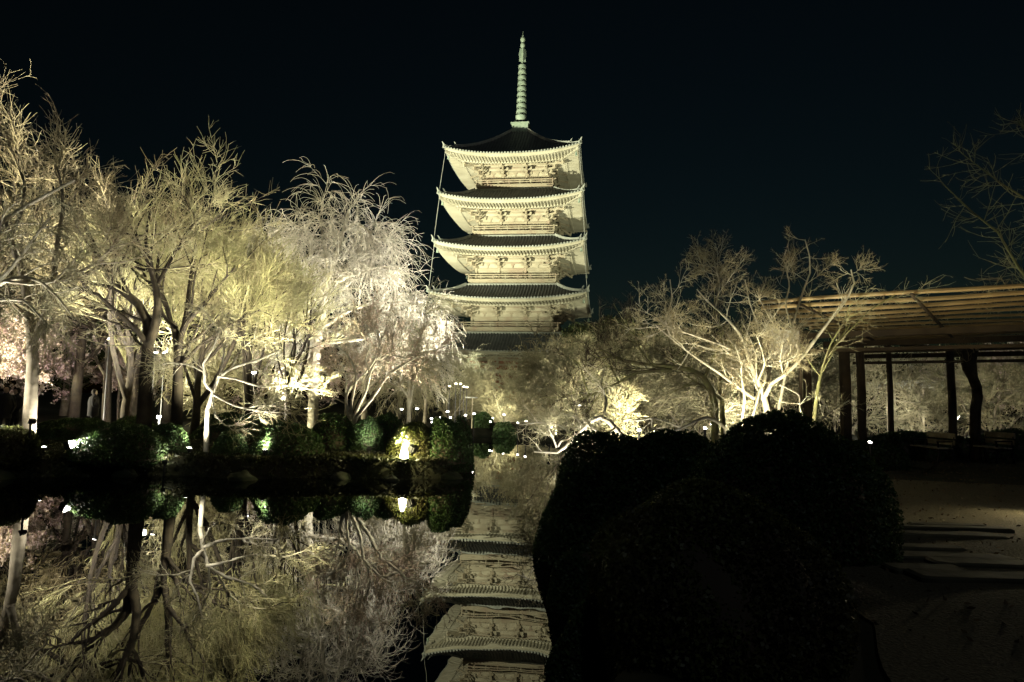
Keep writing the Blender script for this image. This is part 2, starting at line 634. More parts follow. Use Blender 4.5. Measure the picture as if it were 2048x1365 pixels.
            b.box(-0.62, 0.62, -1.58, -1.42, 1.64, 1.82)
            # tail rafter
            b.beam((0, 0.2, 1.9), (0, -2.35, 0.95), 0.17, 0.24)
            b.box(-0.15, 0.15, -2.35, -2.05, 1.08, 1.32)
            b.box(-0.66, 0.66, -2.27, -2.12, 1.34, 1.52)
            return b
        if 'br' not in proto:
            bb = bracket()
            o = bb.build("bracket", MT['bracket'], wall)
            proto['br'] = o.data
            first = o
            b2 = MB()
            b2.box(-0.3, 0.3, -0.3, 0.3, 0.0, 0.26)
            for k in range(3):
                z = 0.28 + k * 0.46
                yo = 0.55 * (k + 1) * 1.3
                b2.box(-0.12, 0.12, -yo - 0.12, 0.25, z, z + 0.26)
                for q in (-1, 1):
                    b2.beam((0, -yo + .5, z + .1), (q * 0.75, -yo + 0.5 + .75, z + .1), 0.16, 0.2)
                    b2.beam((0, 0.15, z + .1), (q * (0.75 + k * .25), 0.15 - .75 - k * .25, z + .1), 0.16, 0.2)
                    b2.box(q * .72 - .14, q * .72 + .14, -yo + 1.08, -yo + 1.36, z + .2, z + .42)
                b2.box(-0.17, 0.17, -yo - 0.17, -yo + 0.17, z + 0.26, z + 0.46)
            b2.beam((0, 0.2, 1.9), (0, -3.2, 0.95), 0.22, 0.28)
            b2.box(-0.18, 0.18, -3.2, -2.9, 1.1, 1.34)
            me = bpy.data.meshes.new("corner_bracket")
            me.from_pydata(b2.v, [], b2.f)
            me.materials.append(MT['bracket'])
            proto['cb'] = me
            first.parent = None
            bpy.data.objects.remove(first)
        zoff = zc
        for q in range(4):
            a = q * math.pi / 2
            for x in colx[1:3]:
                o = link("bracket", proto['br'], None, wall)
                o.location = (x * math.cos(a) + B * math.sin(a), x * math.sin(a) - B * math.cos(a), zoff)
                o.rotation_euler = (0, 0, a)
            o = link("corner_bracket", proto['cb'], None, wall)
            o.location = (-B * math.cos(a) + B * math.sin(a), -B * math.sin(a) - B * math.cos(a), zoff)
            o.rotation_euler = (0, 0, a - math.pi / 4)
        # purlin carried by the brackets
        one = MB()
        pw = B + 2.2
        one.beam((-pw, -pw, zc + 1.63), (pw - .1, -pw, zc + 1.63), 0.2, 0.22)
        pw = B + 1.0
        one.beam((-pw, -pw, zc + 1.35), (pw - .1, -pw, zc + 1.35), 0.15, 0.16)
        MB().rot4(one).build("purlin", MT['timber'], wall)
        # balcony
        if n:
            H = S['H']
            zb = ST[n - 1]['zR'] + 0.28
            one = MB()
            one.box(-H + 0.25, H - 0.25, -H + 0.25, -B - .002, zb, z0 - 0.24)     # skirting under the deck
            MBd = MB().rot4(one)
            bal = MBd.build("balcony", MT['plaster'], root)
            one = MB()
            one.box(-H, H - 0.001, -H, -B + 0.1, z0 - 0.2, z0 - 0.06)
            one.box(-H + .05, H - .05, -H + 0.1, -H + 0.24, z0 - 0.36, z0 - 0.2)
            one.box(-H + .05, H - .05, -H + 0.17, -H + 0.24, zb - 0.02, zb + 0.14)
            for i in range(12):
                x = -H + 0.5 + i * (2 * H - 1) / 11
                one.box(x - 0.07, x + 0.07, -H + 0.12, -H + 0.26, zb + 0.12, z0 - 0.36)
            MB().rot4(one).build("deck", MT['timber'], bal)
            one = MB()
            zr = z0 - 0.06
            one.beam((-H - 0.35, -H + 0.1, zr + 0.72), (H + 0.35, -H + 0.1, zr + 0.72), 0.11, 0.12)
            one.beam((-H, -H + 0.1, zr + 0.42), (H, -H + 0.1, zr + 0.42), 0.08, 0.09)
            one.beam((-H, -H + 0.1, zr + 0.07), (H, -H + 0.1, zr + 0.07), 0.12, 0.13)
            for i in range(8):
                x = -H + 0.1 + i * (2 * H - 0.2) / 7
                one.box(x - 0.055, x + 0.055, -H + 0.04, -H + 0.16, zr, zr + 0.66)
            MB().rot4(one).build("railing", MT['timber'], bal)
    # stone base with stairs
    b = MB()
    b.box(-8.2, 8.2, -8.2, 8.2, PG - 0.6, PG + 0.8)
    b.box(-8.4, 8.4, -8.4, 8.4, PG + 0.8, PG + 1.0)
    base = b.build("stone_base", MT['stone'], root)
    st = MB()
    for k in range(6):
        st.box(-1.6, 1.6, -8.42 - 0.34 * (6 - k), -8.42 - 0.34 * (5 - k), PG - 0.5, PG + 0.16 * (k + 1))
    for x in (-1.9, 1.6):
        st.add([(x, -8.42, PG - .5), (x + .3, -8.42, PG - .5), (x + .3, -10.7, PG - .5), (x, -10.7, PG - .5), (x, -8.42, PG + 1.25), (x + .3, -8.42, PG + 1.25), (x + .3, -10.7, PG + .1), (x, -10.7, PG + .1)],
               [(3, 2, 1, 0), (4, 5, 6, 7), (0, 1, 5, 4), (1, 2, 6, 5), (2, 3, 7, 6), (3, 0, 4, 7)])
    st.build("stair", MT['stone'], base)
    # finial
    fz = 40.5
    f = MB()
    f.box(-1.3, 1.3, -1.3, 1.3, fz - 0.1, fz + 0.1)
    f.box(-1.15, 1.15, -1.15, 1.15, fz + 0.1, fz + 1.15)
    f.box(-1.32, 1.32, -1.32, 1.32, fz + 1.15, fz + 1.35)
    for x in np.linspace(-1.15, 1.15, 11):
        for (a, bb) in ((x, -1.34), (x, 1.34), (-1.34, x), (1.34, x)):
            f.box(a - .07, a + .07, bb - .05, bb + .05, fz - 0.16, fz + 0.04)
    fin = f.build("spire", MT['patina'], root)
    f = MB()
    f.lathe([(0.75, 41.85), (0.72, 42.1), (0.5, 42.25), (0.45, 42.35), (0.7, 42.6), (0.82, 43.05), (0.84, 43.2), (0.6, 43.22), (0.1, 43.25)], 20)
    f.build("lotus_bowl", MT['patina'], fin, True)
    f = MB()
    f.tube([(0, 0, 41.6), (0, 0, 55.4)], 0.13, 8)
    f.build("shaft", MT['patina'], fin)
    for k in range(9):
        z = 43.62 + k * 0.845
        R = 0.72 - k * 0.020
        f = MB()
        f.lathe([(R, z), (R * 1.02, z + .22), (R * .97, z + 0.44), (R - 0.07, z + 0.44), (R - 0.07, z), (R, z)], 18)
        f.lathe([(0.2, z), (0.2, z + .45)], 8)
        for j in range(6):
            a = j * math.pi / 3
            f.beam((0.15 * math.cos(a), 0.15 * math.sin(a), z + .2), ((R - .03) * math.cos(a), (R - .03) * math.sin(a), z + .2), .1, .3)
        f.build("ring", MT['patina'], fin)
    f = MB()
    for q in range(4):
        a = q * math.pi / 2 + .3
        c, s = math.cos(a), math.sin(a)
        pf = [(0.1, 51.4), (0.5, 51.45), (0.46, 52.0), (0.56, 52.4), (0.48, 53.0), (0.42, 53.4), (0.1, 53.45)]
        nn = len(pf)
        vs = [(r * c - .03 * s, r * s + .03 * c, z) for r, z in pf] + [(r * c + .03 * s, r * s - .03 * c, z) for r, z in pf]
        fs = [tuple(range(nn)), tuple(range(2 * nn - 1, nn - 1, -1))] + [(i, (i + 1) % nn, nn + (i + 1) % nn, nn + i) for i in range(nn)]
        f.add(vs, fs)
    f.build("flame_ornament", MT['patina'], fin)
    f = MB()
    f.lathe([(0.12, 53.55), (0.3, 53.65), (0.36, 53.95), (0.3, 54.2), (0.14, 54.3), (0.22, 54.42), (0.38, 54.7), (0.36, 54.95), (0.15, 55.2), (0.04, 55.5), (0.012, 56.1)], 14)
    f.build("jewel", MT['patina'], fin, True)
    # lightning wires from the eave tips
    for sx, sy in ((-1, -1), (1, -1)):
        wv = MB()
        for n in range(4, 0, -1):
            a, b = ST[n], ST[n - 1]
            if n == 1:
                continue
            wv.tube([(sx * (a['W'] - .1), sy * (a['W'] - .1), a['zt'] - .4), (sx * (b['W'] - .02), sy * (b['W'] - .02), b['zt'] - .1)], 0.028, 5)
        wv.build("lightning_wire", MT['wire'], root)


pagoda()

# ------------------------------------------------------------------ lamps


def floodlight(px, py, d, label, aim=None, power=0.0, color=(1, 0.96, 0.8), cone=110, size=0.16, z=None, pole=None, blend=1.0, group=None, name="floodlight", lens='lens', rad=0.12, pos=None):
    p = Vector(pos) if pos is not None else at(px, py, d)
    g = gz(p.x, p.y)
    tgt = Vector(aim) if aim is not None and len(aim) == 3 and pos is not None else (at(*aim) if aim is not None else p + Vector((0, -1, 1.2)))
    dr = (tgt - p).normalized()
    root = empty(name, (p.x, p.y, g), label, "floodlight" if name == "floodlight" else "lamp", group)
    q = dr.to_track_quat('Z', 'Y')
    s = size
    # housing
    h = MB()
    h.box(-s, s, -s * .75, s * .75, -s * 1.1, -0.01)
    h.box(-s * 1.15, s * 1.15, -s * .9, s * .9, -0.03, 0.0)
    for k in range(4):
        h.box(-s * .7 + k * s * .45, -s * .6 + k * s * .45, -s * .6, s * .6, -s * 1.4, -s * 1.1)
    ho = h.build("housing", MT['metal'], root)
    ho.rotation_mode = 'QUATERNION'
    ho.rotation_quaternion = q
    ho.location = p - root.location
    le = MB()
    le.grid(lambda u, v: (u * s, v * s * .75, 0.006 + s * .45 * (1 - u * u) * (1 - v * v)), list(np.linspace(-1, 1, 7)), list(np.linspace(-1, 1, 7)))
    lo = le.build("lens", MT[lens], root)
    lo.rotation_mode = 'QUATERNION'
    lo.rotation_quaternion = q
    lo.location = p - root.location
    stp = MB()
    zz = p.z - g
    stp.tube([(0, 0, -0.1), (0, 0, max(0.02, zz - s * .5))], 0.025, 6)
    stp.lathe([(0.0, -0.02), (.1, -0.02), (.1, 0.03), (0, 0.03)], 10)
    stp.build("stand", MT['metal'], root)
    if power:
        ld = bpy.data.lights.new("floodlight_beam", 'SPOT')
        ld.energy = power
        ld.color = color
        ld.spot_size = math.radians(cone)
        ld.spot_blend = blend
        ld.shadow_soft_size = rad
        l = bpy.data.objects.new("beam", ld)
        col.objects.link(l)
        l.parent = root
        l.location = p - root.location + dr * (s * .75)
        l.rotation_mode = 'QUATERNION'
        l.rotation_quaternion = (-dr).to_track_quat('Z', 'Y')
    return root


KP = 1.0
# floodlights aimed at the pagoda, on the ground before it
floodlight(0, 0, 0, "large floodlight far left on the lawn before the pagoda", aim=(-2, 92, 34), power=105000 * KP, pos=(-42, 50, 1.5), cone=44, size=.3, color=(0.98, 0.98, 0.70), rad=.2)
floodlight(0, 0, 0, "large floodlight on the lawn right in front of the pagoda stair", aim=(0.5, 93, 30), power=4000 * KP, pos=(-6, 54, 1.5), cone=70, size=.3, color=(0.96, 1, 0.68), rad=.2)
floodlight(0, 0, 0, "large floodlight on the lawn to the right of the pagoda", aim=(3, 93, 26), power=12500 * KP, pos=(38, 58, 1.5), cone=50, size=.3, color=(0.96, 1, 0.68), rad=.2)
# ------------------------------------------------------------------ tree builder


def nrm(a):
    return a / (np.linalg.norm(a, axis=-1, keepdims=True) + 1e-9)


def tubes(P, R, S=3):
    """P (N,K,3) paths, R (N,K) radii -> vertices, quads"""
    N, K, _ = P.shape
    T = np.empty_like(P)
    T[:, 1:-1] = P[:, 2:] - P[:, :-2]
    T[:, 0] = P[:, 1] - P[:, 0]
    T[:, -1] = P[:, -1] - P[:, -2]
    T = nrm(T)
    ref = np.zeros_like(T[:, :1])
    ref[..., 0] = 0.31
    ref[..., 1] = 0.83
    ref[..., 2] = 0.46
    A = nrm(np.cross(T, np.broadcast_to(ref, T.shape)))
    B = np.cross(T, A)
    an = np.arange(S) * 2 * np.pi / S
    V = P[:, :, None] + R[:, :, None, None] * (A[:, :, None] * np.cos(an)[None, None, :, None] + B[:, :, None] * np.sin(an)[None, None, :, None])
    base = (np.arange(N) * K * S)[:, None, None]
    k = (np.arange(K - 1) * S)[None, :, None]
    s = np.arange(S)[None, None, :]
    s2 = (s + 1) % S
    Fq = np.stack(np.broadcast_arrays(base + k + s, base + k + s2, base + k + S + s2, base + k + S + s), -1).reshape(-1, 4)
    return V.reshape(-1, 3), Fq


def resample(pts, rad, K=12):
    pts = np.asarray(pts, float)
    rad = np.asarray(rad, float)
    # Catmull-like smoothing by dense linear + averaging
    d = np.r_[0, np.cumsum(np.linalg.norm(np.diff(pts, axis=0), axis=1))]
    t = np.linspace(0, d[-1], K)
    P = np.stack([np.interp(t, d, pts[:, i]) for i in range(3)], -1)
    P[1:-1] = 0.12 * P[:-2] + 0.76 * P[1:-1] + 0.12 * P[2:]
    return P, np.interp(t, np.linspace(0, d[-1], len(rad)), rad)


def grow(P, R, n, L, ang, k=4, wig=0.15, trop=0.0, rr=0.6, rmin=0.004, t0=0.15, t1=1.0, droop=0.0, jit=0.45, taper=0.35, bias=None, apical=0.35, rcap=1.0, wind=None):
    """children branches off every parent path. n may be a float per metre (if negative)"""
    N, K, _ = P.shape
    if n < 0:
        ln = np.linalg.norm(np.diff(P, axis=1), axis=2).sum(1)
        cnt = np.maximum(1, rng.poisson(ln * -n * (t1 - t0)))
    else:
        cnt = np.maximum(1, rng.poisson(n, N))
    idx = np.repeat(np.arange(N), cnt)
    M_ = len(idx)
    t = t0 + (t1 - t0) * rng.random(M_) ** 0.85
    f = t * (K - 1)
    i0 = np.minimum(f.astype(int), K - 2)
    fr = (f - i0)[:, None]
    st = P[idx, i0] * (1 - fr) + P[idx, i0 + 1] * fr
    pr = R[idx, i0] * (1 - fr[:, 0]) + R[idx, i0 + 1] * fr[:, 0]
    tn = nrm(P[idx, i0 + 1] - P[idx, i0])
    rv = rng.normal(size=(M_, 3))
    side = nrm(rv - tn * (rv * tn).sum(1, keepdims=True))
    if bias is not None:
        side = nrm(side + np.asarray(bias)[None])
    a = np.radians(ang) * (1 + 0.35 * rng.normal(size=M_))[:, None]
    d = nrm(tn * np.cos(a) + side * np.sin(a))
    ll = L * (1 + jit * rng.normal(size=M_)).clip(0.25, 1.9) * (1 - apical * t)
    r0 = np.minimum(np.maximum(pr * rr * (0.7 + 0.5 * rng.random(M_)), rmin), rcap)
    Q = np.empty((M_, k + 1, 3))
    Q[:, 0] = st
    for j in range(k):
        Q[:, j + 1] = Q[:, j] + d * (ll / k)[:, None]
        d = d + wig * rng.normal(size=(M_, 3))
        d[:, 2] += trop - droop * (j + 1) / k
        if wind is not None:
            d += np.asarray(wind)[None]
        d = nrm(d)
    RR = r0[:, None] * np.linspace(1, taper, k + 1)[None]
    RR = np.maximum(RR, rmin * 0.6)
    return Q, RR


def resamp_arr(P, R, K):
    if P.shape[1] == K:
        return P, R
    t = np.linspace(0, P.shape[1] - 1, K)
    i = np.minimum(t.astype(int), P.shape[1] - 2)
    f = (t - i)
    return P[:, i] * (1 - f)[None, :, None] + P[:, i + 1] * f[None, :, None], R[:, i] * (1 - f)[None] + R[:, i + 1] * f[None]


def cat(*PR):
    K = max(p.shape[1] for p, r in PR)
    a = [resamp_arr(p, r, K) for p, r in PR]
    return np.concatenate([x[0] for x in a]), np.concatenate([x[1] for x in a])


def mk(levels, S):
    Vs, Fs, b = [], [], 0
    for (P, R), s in zip(levels, S):
        V, Fq = tubes(P, R, s)
        Vs.append(V)
        Fs.append(Fq + b)
        b += len(V)
    return np.concatenate(Vs), np.concatenate(Fs)


def petals(P, n, size, spread=0.05):
    """n small leaves scattered along paths"""
    N, K, _ = P.shape
    i = rng.integers(0, N, n)
    j = rng.integers(0, K - 1, n)
    f = rng.random((n, 1))
    c = P[i, j] * (1 - f) + P[i, j + 1] * f + rng.normal(size=(n, 3)) * spread
    return leafquads(c, size)


def leafquads(c, size, nrmdir=None, long=1.5):
    n = len(c)
    a = nrm(rng.normal(size=(n, 3)))
    b = rng.normal(size=(n, 3))
    b = nrm(b - a * (a * b).sum(1, keepdims=True))
    s = size * (0.6 + 0.8 * rng.random((n, 1)))
    V = np.stack([c - a * s * long * .5, c + b * s * .5, c + a * s * long * .5, c - b * s * .5], 1).reshape(-1, 3)
    Fq = np.arange(n * 4).reshape(n, 4)
    return V, Fq


def tree_obj(name, origin, label, cat_, trunkL, crownL, mt, mc, group=None, St=None, Sc=None, petal=None):
    """trunkL/crownL lists of (P,R); world coordinates; origin world"""
    origin = Vector(origin)
    o = np.array(origin)
    root = empty(name, origin, label, cat_, group)
    V, Fq = mk(trunkL, St or [7] + [5] * (len(trunkL) - 1))
    link("trunk", fast_mesh("trunk", V - o, Fq, True), MT[mt], root)
    V, Fq = mk(crownL, Sc or [3] * len(crownL))
    link("crown", fast_mesh("crown", V - o, Fq, False), MT[mc], root)
    if petal:
        V, Fq = petal[0]
        link(petal[2], fast_mesh(petal[2], V - o, Fq), MT[petal[1]], root)
    return root


def top_scale(root, loc, px, d, top_py):
    zt = max(float(np.array([v.co.z for v in ch.data.vertices][::7]).max()) for ch in root.children)
    return (at(px, top_py, d).z - loc.z) / zt


def copy_to(root, px, d, rz, top_py, label, group=None, sx=1.0):
    loc = loc_at(px, d)
    s = top_scale(root, loc, px, d, top_py)
    return copy_tree(root, loc, rz, (s * sx, s * sx, s), label, group)


def fit_top(root, px, d, top_py, sx=1.0):
    s = top_scale(root, root.location, px, d, top_py)
    root.scale = (s * sx, s * sx, s)


def copy_tree(root, loc, rz, s, label, group=None):
    r = root.copy()
    col.objects.link(r)
    r.location = loc
    r.rotation_euler = (0, 0, rz)
    r.scale = (s, s, s) if not hasattr(s, '__len__') else s
    r["label"] = label
    if group:
        r["group"] = group
    for ch in root.children:
        c = ch.copy()
        col.objects.link(c)
        c.parent = r
    return r


def limb(pts, d, w0, w1, dd=0.0, K=12, bow=0.0):
    """limb through picture points at depth d, widths in px of the 2048 px frame; dd = depth gained at the tip"""
    n = len(pts)
    out = []
    for i, (x, y) in enumerate(pts):
        t = i / (n - 1)
        dep = d + dd * t + bow * math.sin(math.pi * t)
        out.append(at(x, y, dep))
    r0 = w0 * d / F / 2
    r1 = w1 * (d + dd) / F / 2
    return resample(out, [r0, r1], K)


def stack(limbs):
    K = max(len(p) for p, r in limbs)
    return np.stack([p for p, r in limbs]), np.stack([r for p, r in limbs])


def rooted(limbs, idx=0, deep=0.3):
    """sink the first limb's foot into the soil"""
    return limbs


def foot(p, d=None):
    x, y = p
    return Vector((x, y, gz(x, y)))


# ---- generic kinds -------------------------------------------------
def k_cherry(h=9.0, nl=8, tw=16, olive=False, spread=50, tropL=0.08, twr=0.009, seg3=7):
    """spreading bare tree, local coordinates, base at the origin"""
    th = h * 0.22
    P0, R0 = resample([(0, 0, -0.3), (0.05, 0, th * .5), (0.1, 0.05, th), (0.0, 0.1, th * 2.0), (0.1, 0, h * .62)], [h * .019, h * .007], 10)
    P0, R0 = P0[None], R0[None]
    A = grow(P0, R0, nl, h * 0.52, spread, 6, 0.12, tropL, 0.75, 0.02, 0.3, 0.95)
    B = grow(*A, 6, h * 0.27, 42, 5, 0.14, tropL, 0.6, 0.012, 0.2, 1.0)
    C = grow(*B, seg3, h * 0.13, 40, 4, 0.15, tropL * .8, 0.6, twr * 1.1, 0.1, 1.0)
    D = grow(*C, tw, h * 0.055, 42, 3, 0.15, 0.04, 0.7, twr * .8, 0.05, 1.0)
    return [(P0, R0), A, B], [C, D]


def k_upright(h=8.0, twr=0.008, tw=10):
    """fine upright arching shoots"""
    P0, R0 = resample([(0, 0, -0.3), (0.1, 0, h * .12), (0.0, 0.1, h * .25), (0.15, 0.1, h * .45)], [h * .022, h * .01], 8)
    P0, R0 = P0[None], R0[None]
    A = grow(P0, R0, 9, h * 0.5, 38, 6, 0.10, 0.10, 0.7, 0.02, 0.3, 1.0)
    B = grow(*A, 8, h * 0.28, 30, 5, 0.10, 0.10, 0.55, 0.012, 0.15, 1.0)
    C = grow(*B, 9, h * 0.17, 26, 4, 0.09, 0.05, 0.6, twr * 1.1, 0.1, 1.0)
    D = grow(*C, tw, h * 0.075, 26, 3, 0.1, 0.02, 0.7, twr * .8, 0.05, 1.0)
    return [(P0, R0), A, B], [C, D]


def k_low(h=4.6, twr=0.016, nst=5):
    """low bare tree forking near the ground, crown down to the soil"""
    P = []
    for i in range(nst):
        a = i * 6.28 / nst + rng.random()
        r = h * (.18 + .12 * rng.random())
        P.append(resample([(0, 0, -.3), (.08 * math.cos(a), .08 * math.sin(a), h * .06), (r * math.cos(a), r * math.sin(a), h * .28), (r * 1.7 * math.cos(a + .3), r * 1.7 * math.sin(a + .3), h * .62)], [h * .014, h * .006], 8))
    T_ = stack(P)
    A = grow(*T_, 7, h * .42, 50, 5, .16, .03, .6, .014, .2, 1)
    B = grow(*A, 7, h * .24, 45, 4, .18, .03, .6, .009, .1, 1)
    C = grow(*B, 6, h * .14, 42, 3, .2, .02, .6, twr, .05, 1)
    D = grow(*C, 2, h * .09, 42, 2, .18, .02, .7, twr * .8, .05, 1)
    return [T_, A], [B, C, D]


def k_weep(h=9.0, twr=0.009, tw=8, nl=8):
    P0, R0 = resample([(0, 0, -0.3), (0.1, 0, h * .25), (0.0, 0.1, h * .5), (0.1, 0.1, h * .8)], [h * .026, h * .01], 8)
    P0, R0 = P0[None], R0[None]
    A = grow(P0, R0, nl, h * 0.5, 48, 7, 0.10, 0.05, 0.7, 0.02, 0.3, 1.0, droop=0.22)
    B = grow(*A, 7, h * 0.28, 45, 6, 0.10, 0.03, 0.55, 0.012, 0.2, 1.0, droop=0.4)
    C = grow(*B, 9, h * 0.26, 40, 6, 0.08, 0.0, 0.6, twr * 1.1, 0.1, 1.0, droop=0.5)
    D = grow(*C, tw, h * 0.10, 35, 3, 0.10, -0.15, 0.7, twr * .8, 0.1, 1.0, droop=0.4)
    return [(P0, R0), A, B], [C, D]


def k_fount(h=2.0, n=60, twr=0.008):
    """many thin stems fanning from the ground"""
    st = np.zeros((n, 2, 3))
    st[:, :, 0:2] = rng.normal(size=(n, 1, 2)) * h * .08
    st[:, 0, 2] = -0.2
    st[:, 1, 2] = 0.05
    R = np.full((n, 2), 0.03 * h / 2)
    A = grow(st, R, 1.2, h * 0.8, 45, 6, 0.06, 0.0, 0.6, twr * 1.6, 0.8, 1.0, droop=0.1)
    B = grow(*A, 6, h * 0.4, 28, 4, 0.1, 0.0, 0.6, twr, 0.15, 1.0, droop=.1)
    C = grow(*B, 6, h * 0.18, 30, 3, 0.1, 0.0, 0.6, twr * .8, 0.1, 1.0)
    return [(st, R), A], [B, C]


def place_kind(kind, px, d, label, mt, mc, name="bare_tree", cat_="tree", group=None, petal=None, py=None, pos=None, rz=0.0, s=1.0):
    if pos is None:
        p = at(px, 800, d)
        pos = (p.x, p.y)
    loc = Vector((pos[0], pos[1], gz(*pos)))
    tl, cl = kind
    r = tree_obj(name, (0, 0, 0), label, cat_, tl, cl, mt, mc, group, petal=petal)
    r.location = loc
    r.rotation_euler = (0, 0, rz)
    r.scale = (s, s, s)
    return r


def XY(px, d):
    p = at(px, 800, d)
    return (p.x, p.y)


def loc_at(px, d):
    x, y = XY(px, d)
    return Vector((x, y, gz(x, y)))


# ================================================================== hero trees
def ground_pt(px, d):
    return loc_at(px, d)


def hero(name, label, cat_, base_px, d, limbs, widths, levels, mt, mc, petal=None, group=None, Strunk=7):
    """limbs: list of (points, w0, w1, dd, bow); the first starts at the ground"""
    org = ground_pt(base_px, d)
    L = [limb(p, dq, w0, w1, dd, 12, bow) for (p, dq, w0, w1, dd, bow) in limbs]
    # foot of the first limb in the soil
    L0 = stack(L)
    if widths:
        L0[0][0, 0, 2] = min(L0[0][0, 0, 2], org.z - 0.15)
    lv = [L0]
    crown = []
    src = L0
    allv = [L0]
    for i, kw in enumerate(levels):
        kw = dict(kw)
        frm = kw.pop('frm', None)
        s = allv[-1] if frm is None else (cat(*[allv[q] for q in frm]) if isinstance(frm, tuple) else allv[frm])
        nw = grow(*s, **kw)
        allv.append(nw)
    nt_ = max(1, len(allv) - 2)
    pt = None
    if petal:
        pt = (petals(allv[-1][0], petal[0], petal[1]), petal[2], petal[3])
    return tree_obj(name, org, label, cat_, allv[:nt_], allv[nt_:], mt, mc, group, St=[Strunk] + [5] * (nt_ - 1), petal=pt)


# E: weeping cherry in the middle of the left group
E_l = [
    ([(626, 842), (628, 770), (622, 700), (620, 654), (612, 612), (604, 570), (584, 551), (587, 504), (570, 470), (553, 440)], 34, 22, 5, 0.5, 0.3),
    ([(622, 700), (619, 626), (612, 584), (606, 523), (624, 492), (624, 459), (610, 420)], 34, 14, 5, -0.8, -.5),
    ([(628, 740), (640, 662), (651, 593), (665, 543), (672, 512), (682, 476), (698, 431), (700, 400), (708, 385)], 34, 20, 5, -1.2, -.4),
    ([(665, 562), (707, 536), (729, 534), (750, 526), (780, 514), (800, 520)], 33, 10, 3, -1, 0),
    ([(666, 504), (651, 470), (644, 420), (640, 400)], 33, 7, 3, 1.0, 0),
    ([(640, 662), (700, 620), (760, 600), (810, 612), (850, 650)], 33.4, 8, 3, 1.0, 0),
    ([(612, 584), (570, 520), (530, 450), (500, 420)], 34, 7, 3, 1.5, 0),
    ([(698, 431), (725, 415), (750, 430), (770, 460)], 33, 6, 3, -.5, 0),
    ([(628, 690), (740, 679), (810, 654), (865, 626), (900, 640)], 33.6, 8, 3, 1.5, 0),
]
E_l = [([(626 + (x - 626) * (.88 if x > 626 else 1), y if y > 650 else 650 - (650 - y) * .87) for x, y in p], *r) for (p, *r) in E_l]
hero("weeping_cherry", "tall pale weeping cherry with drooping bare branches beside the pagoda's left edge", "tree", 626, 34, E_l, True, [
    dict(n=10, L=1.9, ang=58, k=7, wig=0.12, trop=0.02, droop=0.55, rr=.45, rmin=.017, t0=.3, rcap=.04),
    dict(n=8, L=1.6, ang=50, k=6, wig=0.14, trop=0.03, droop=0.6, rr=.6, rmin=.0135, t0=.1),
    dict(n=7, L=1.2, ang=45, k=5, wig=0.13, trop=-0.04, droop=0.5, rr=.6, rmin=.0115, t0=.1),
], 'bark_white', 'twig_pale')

# C: dark forked cherry, backlit
C_l = [
    ([(290, 845), (291, 800), (293, 736), (297, 689), (303, 662), (298, 645), (280, 608), (249, 584), (229, 561), (209, 520), (190, 470), (172, 420)], 20, 30, 7, 0.5, 0),
    ([(297, 689), (313, 652), (317, 601), (313, 567), (300, 517), (290, 450), (300, 380)], 20, 20, 4, 1.0, 0),
    ([(296, 690), (270, 655), (222, 615), (195, 584), (160, 570), (110, 566)], 20, 12, 3, -1.0, 0),
    ([(202, 515), (162, 544), (111, 567), (60, 575)], 20.3, 10, 5, -.5, 0),
    ([(209, 522), (232, 513), (262, 516), (300, 530), (340, 520)], 20.3, 9, 3, .8, 0),
    ([(249, 584), (215, 565), (180, 560), (140, 520), (110, 440)], 20.3, 8, 3, 1.0, 0),
    ([(313, 567), (350, 480), (380, 420), (430, 360)], 20.5, 9, 3, 1.5, 0),
]
C_l = [([(x, y if y > 600 else 600 - (600 - y) * .8) for x, y in p], *r) for (p, *r) in C_l]
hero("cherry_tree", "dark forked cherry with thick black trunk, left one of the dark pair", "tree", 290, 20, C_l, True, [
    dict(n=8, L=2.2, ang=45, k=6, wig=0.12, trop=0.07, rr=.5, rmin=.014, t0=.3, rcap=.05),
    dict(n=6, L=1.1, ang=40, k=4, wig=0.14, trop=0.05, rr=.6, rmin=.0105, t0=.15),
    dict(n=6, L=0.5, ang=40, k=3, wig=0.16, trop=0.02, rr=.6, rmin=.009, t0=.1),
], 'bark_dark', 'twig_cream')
C2_l = [
    ([(355, 845), (355, 803), (357, 736), (357, 689), (350, 655), (337, 621), (320, 580), (313, 540), (318, 480)], 21, 24, 5, 0.5, 0),
    ([(357, 700), (367, 652), (398, 618), (414, 601), (440, 560), (470, 520)], 21, 12, 4, -1.0, 0),
    ([(357, 689), (372, 640), (380, 560), (390, 470), (400, 420)], 21, 12, 4, 1.5, 0),
    ([(350, 655), (330, 640), (300, 560), (270, 500), (262, 420)], 21, 8, 3, 1.0, 0),
    ([(357, 736), (400, 690), (460, 650), (520, 620)], 21, 8, 3, .5, 0),
]
C2_l = [([(x, y if y > 600 else 600 - (600 - y) * .8) for x, y in p], *r) for (p, *r) in C2_l]
hero("cherry_tree", "dark forked cherry with slimmer black trunk, right one of the dark pair", "tree", 355, 21, C2_l, True, [
    dict(n=8, L=2.0, ang=40, k=6, wig=0.10, trop=0.12, rr=.5, rmin=.014, t0=.3, rcap=.05),
    dict(n=8, L=1.1, ang=32, k=4, wig=0.12, trop=0.08, rr=.6, rmin=.0105, t0=.15),
    dict(n=6, L=0.55, ang=30, k=3, wig=0.12, trop=0.03, rr=.6, rmin=.009, t0=.1),
], 'bark_dark', 'twig_olive')

